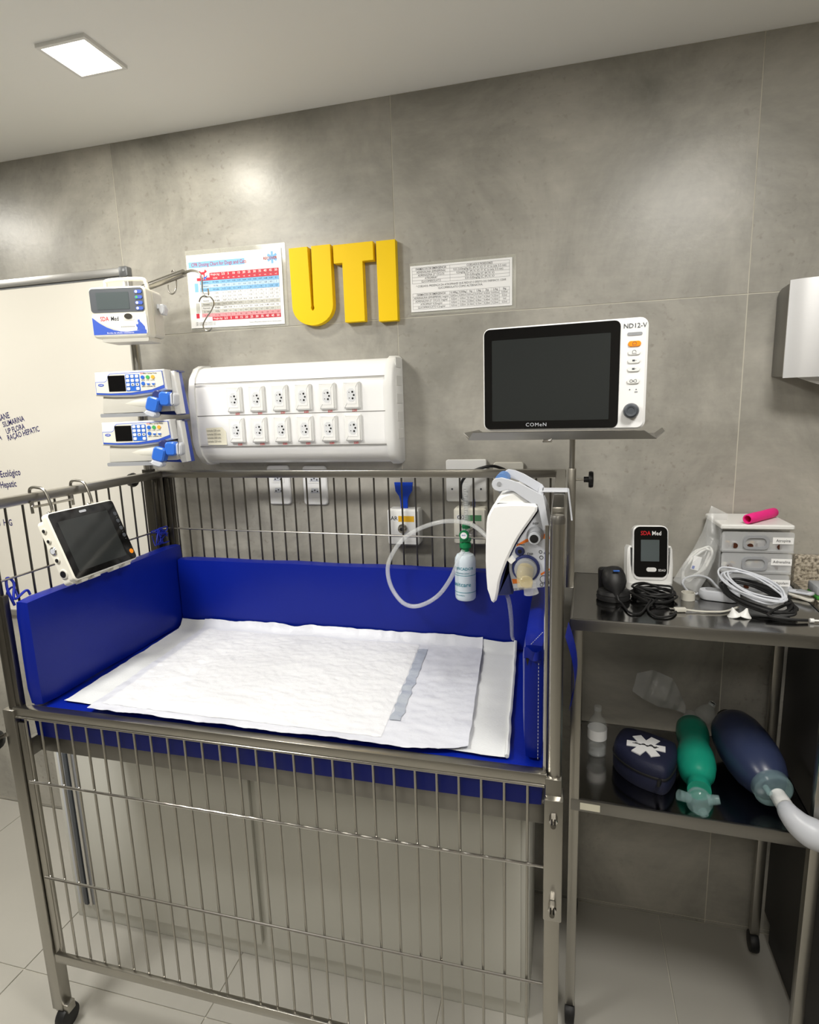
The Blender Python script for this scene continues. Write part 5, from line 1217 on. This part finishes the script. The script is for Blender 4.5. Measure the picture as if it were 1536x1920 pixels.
# ================================================================ lower shelf of the cart
Z2 = KS+.0006
c_ = AZ(1119, 1411, Z2); bx2, by2 = c_.x, c_.y
cl = thing('clear_bottle', 'clear empty bottle with white label band on the lower cart shelf', 'bottle', (bx2, by2, Z2))
MB().lathe([(.022, Z2), (.0245, Z2+.004), (.0245, Z2+.082), (.020, Z2+.096), (.012, Z2+.106), (.009, Z2+.112), (.009, Z2+.126)], 24, (bx2, by2, 0)).build('bottle_body', 'clear', cl, sharp=50)
MB().lathe([(.0249, Z2+.046), (.0249, Z2+.074)], 24, (bx2, by2, 0), caps=False).build('label_band', 'paper', cl)
MB().lathe([(.0205, Z2+.003), (.0215, Z2+.020)], 24, (bx2, by2, 0)).build('bottle_content', 'clear_soft', cl)
MB().lathe([(.0100, Z2+.124), (.0100, Z2+.134), (.006, Z2+.136)], 16, (bx2, by2, 0)).build('bottle_cap', 'clear_soft', cl)
# navy first-aid pouch
c_ = AZ(1212, 1440, Z2+.03); QM = frame((c_.x-.002, c_.y+.030, Z2), R(-24)) @ Matrix.Diagonal((1.12, 1.12, 1.05, 1))
pc = thing('first_aid_pouch', 'navy fabric first aid pouch with white star of life emblem', 'pouch', QM)
out = [(-.070, .048), (-.058, .066), (-.02, .072), (.040, .066), (.056, .052), (.068, .000), (.066, -.050), (.050, -.064), (.000, -.062), (-.045, -.040), (-.066, -.010)]
out = [(p_.x, p_.y) for p_ in spline([(x, y, 0) for x, y in out], 4, closed=True)]
def pr2(s_, z_): return [(x*s_, y*s_, z_) for x, y in out]
MB(QM).loft([pr2(.96, 0), pr2(1, .008), pr2(1, .034), pr2(.985, .036)]).build('pouch_lower', 'navy', pc, sharp=50)
MB(QM).loft([pr2(.985, .036), pr2(1.02, .0375), pr2(1.02, .0405), pr2(.985, .042)]).build('zip', 'black_rubber', pc)
MB(QM).loft([pr2(.985, .042), pr2(.99, .050), pr2(.95, .062), pr2(.80, .069), pr2(.4, .071)]).build('pouch_lid', 'navy', pc, sharp=60)
MB(QM).box(.050, .056, -.078, -.060, .030, .042).build('zip_pull', 'black_rubber', pc, bevel=.001)
mm = MB(QM @ Matrix.Translation((.004, -.004, .0)) @ Matrix.Rotation(R(14), 4, 'Z'))
for k in range(3):
    a_ = R(60*k+2); d_ = Vector((math.cos(a_), math.sin(a_))); n_ = Vector((-d_.y, d_.x))*.0105
    P = [d_*.040+n_, -d_*.040+n_, -d_*.040-n_, d_*.040-n_]; mm.loft([[(p_.x, p_.y, z_+.0003*k) for p_ in P] for z_ in (.068, .0722)])
mm.build('star_emblem', 'paper', pc)
mm = MB(QM @ Matrix.Translation((.004, -.004, .0)) @ Matrix.Rotation(R(14), 4, 'Z'))
mm.tube([(-.024+.046*k/40, .004*math.sin(k/40*6*math.pi)*(.5+k/60), .0738) for k in range(41)], lambda t_: .0006+.0010*t_, 6); mm.tube([(-.028, 0, .0735), (.026, 0, .0735)], .0007, 5)
mm.build('snake_emblem', 'ink', pc)
# green resuscitator
def axis_frame(p0_, p1_):
    d_ = (p1_-p0_).normalized(); u_ = Vector((0, 0, 1)); s_ = d_.cross(u_).normalized(); u_ = s_.cross(d_)
    return Matrix(((s_.x, u_.x, d_.x, p0_.x), (s_.y, u_.y, d_.y, p0_.y), (s_.z, u_.z, d_.z, p0_.z), (0, 0, 0, 1)))
g0, g1_ = AZ(1297, 1362, Z2+.050), AZ(1311, 1478, Z2+.040)
lg = (g1_-g0).length; AM = axis_frame(g0, g1_)
ga = thing('resuscitator_bag', 'small green silicone resuscitator bag with clear valve', 'resuscitator', Matrix.Translation((g0.x, (g0.y+g1_.y)/2, Z2)), 'resuscitators on the lower shelf')
prof = [(.030, .0), (.040, .006), (.0425, .03), (.0400, .055), (.0365, .075), (.0400, .09), (.0455, .115), (.0460, .145), (.040, .172), (.030, .186), (.0245, .192), (.0240, .200), (.0265, .206), (.0265, .222)]
k_ = lg/.215
MB(AM).lathe([(r_*.96, h_*k_) for r_, h_ in prof], 28).build('bulb', 'green_silicone', ga, sharp=50)
MB(AM).lathe([(.024, -.026), (.027, -.022), (.027, -.004), (.030, 0)], 22).build('inlet_valve', 'clear_soft', ga)
MB(AM).lathe([(.017, -.055), (.018, -.026)], 20).build('inlet_neck', 'clear', ga)
v0 = AZ(1311, 1502, Z2+.032); VM = Matrix.Translation(v0)
MB(VM).lathe([(.016, .032), (.018, .022), (.018, .016), (.026, .012), (.0275, .0), (.0275, -.008), (.022, -.014), (.018, -.026)], 24, (0, 0, 0), 'y').build('valve_body', 'clear_teal', ga, sharp=40)
MB(VM).tube([(-.02, 0, .004), (-.044, -.004, .012)], lambda t_: .011+.001*t_, 18).build('patient_port', 'clear_teal', ga)
MB(VM).tube([(.018, 0, .006), (.034, -.002, .010), (.041, -.003, .012)], lambda t_: .012-.003*t_, 14).build('relief_valve', 'clear_teal', ga)
MB(VM).tube([(.006, -.006, -.016), (.012, -.010, -.028)], .009, 14).build('valve_foot', 'clear_teal', ga)
# reservoir bag lying against the wall
r0 = A(1282, 1335, -.085)
rs = thing('reservoir_bag', 'crumpled clear reservoir bag at the back of the lower shelf', 'bag', (r0.x-.06, -.07, Z2))
def resv(u_, v_, s_):
    tips = [(1284, 1338), (1262, 1330), (1235, 1325), (1205, 1310), (1186, 1296)]; tops = [(1287, 1326), (1276, 1300), (1262, 1272), (1225, 1256), (1195, 1262)]
    k = min(3, int(u_*4)); t_ = u_*4-k
    a_ = A(*tips[k], -.095).lerp(A(*tips[k+1], -.085), t_); b_ = A(*tops[k], -.075).lerp(A(*tops[k+1], -.055), t_)
    p_ = a_.lerp(b_, v_); th = .024*math.sin(math.pi*v_)*math.sin(math.pi*min(1, .1+u_*.85))
    p_ = p_+Vector((0, -s_*th, 0))+Vector((0, 1, 0))*noise.noise(p_*40)*.012*math.sin(math.pi*v_); return p_
MB().grid(lambda u_, v_: resv(u_, v_, 1), 16, 12).build('bag_front', 'bag_film', rs, flip=False, sharp=18)
MB().grid(lambda u_, v_: resv(u_, v_, -.6), 16, 12).build('bag_back', 'bag_film', rs, flip=False, sharp=18)
# clear face mask
c_ = A(1326, 1335, -.10); KM2 = Matrix.Translation(c_) @ Matrix.Rotation(R(25), 4, 'Y')
ms = thing('face_mask', 'small clear face mask between the two resuscitators', 'mask', KM2)
MB(KM2).lathe([(.024, -.020), (.0265, -.014), (.025, -.004), (.018, .010), (.010, .018), (.009, .026)], 24).build('mask_cup', 'clear', ms, sharp=60)
MB(KM2).lathe([(.0095, .024), (.0095, .031), (.0075, .031), (.0075, .024)], 18, caps=False).build('mask_port', 'clear_soft', ms)
MB(KM2).lathe([(.0074, .0285), (.0074, .0295)], 16).build('port_opening', 'hole', ms)
# large dark resuscitator
d0, d1 = AZ(1372, 1362, Z2+.075), AZ(1452, 1484, Z2+.058)
ld_ = (d1-d0).length; BM2 = axis_frame(d0, d1)
bg = thing('resuscitator_bag', 'large dark blue resuscitator bag on the right of the lower shelf', 'resuscitator', Matrix.Translation(((d0.x+d1.x)/2, (d0.y+d1.y)/2, Z2)), 'resuscitators on the lower shelf')
k_ = ld_/.24
prof = [(.028, -.020), (.046, -.012), (.058, .006), (.066, .035), (.0695, .08), (.069, .13), (.064, .165), (.054, .195), (.042, .215), (.034, .224)]
MB(BM2).lathe([(r_*.92, h_*k_) for r_, h_ in prof], 32).build('bulb', 'blue_silicone', bg, sharp=60)
MB(BM2).lathe([(.021, -.046), (.023, -.040), (.023, -.020), (.028, -.014)], 20).build('tail_valve', 'black_plastic', bg)
MB(BM2).lathe([(.036, .214*k_), (.041, .220*k_), (.041, .238*k_), (.036, .243*k_), (.02, .244*k_)], 30).build('collar', 'clear_teal', bg, sharp=40)
MB(BM2).lathe([(.0165, .242*k_), (.0165, .256*k_), (.0172, .257*k_), (.0172, .278*k_)], 22, (-.006, -.006, 0)).build('patient_port', 'white_plastic', bg)
MB(BM2).lathe([(.006, .242*k_), (.0065, .262*k_), (.004, .264*k_)], 14, (.020, .012, 0)).build('relief_valve', 'clear_teal', bg)
pe = BM2 @ Vector((-.006, -.006, .278*k_))
dr_ = (d1-d0).normalized()
pts = [pe, pe+dr_*.02+Vector((.002, 0, -.004)), pe+Vector((.022, -.036, -.018)), pe+Vector((.050, -.048, -.026)), pe+Vector((.085, -.046, -.030))]
mk = MB(); mk.tube(spline([p_ if p_.z > Z2+.02 else Vector((p_.x, p_.y, Z2+.024)) for p_ in pts], 6), lambda t_: .017+.014*min(1, t_*1.6), 22)
tag(mk.build('silicone_connector', 'light_grey'), 'grey translucent silicone connector on the dark resuscitator port', 'connector')
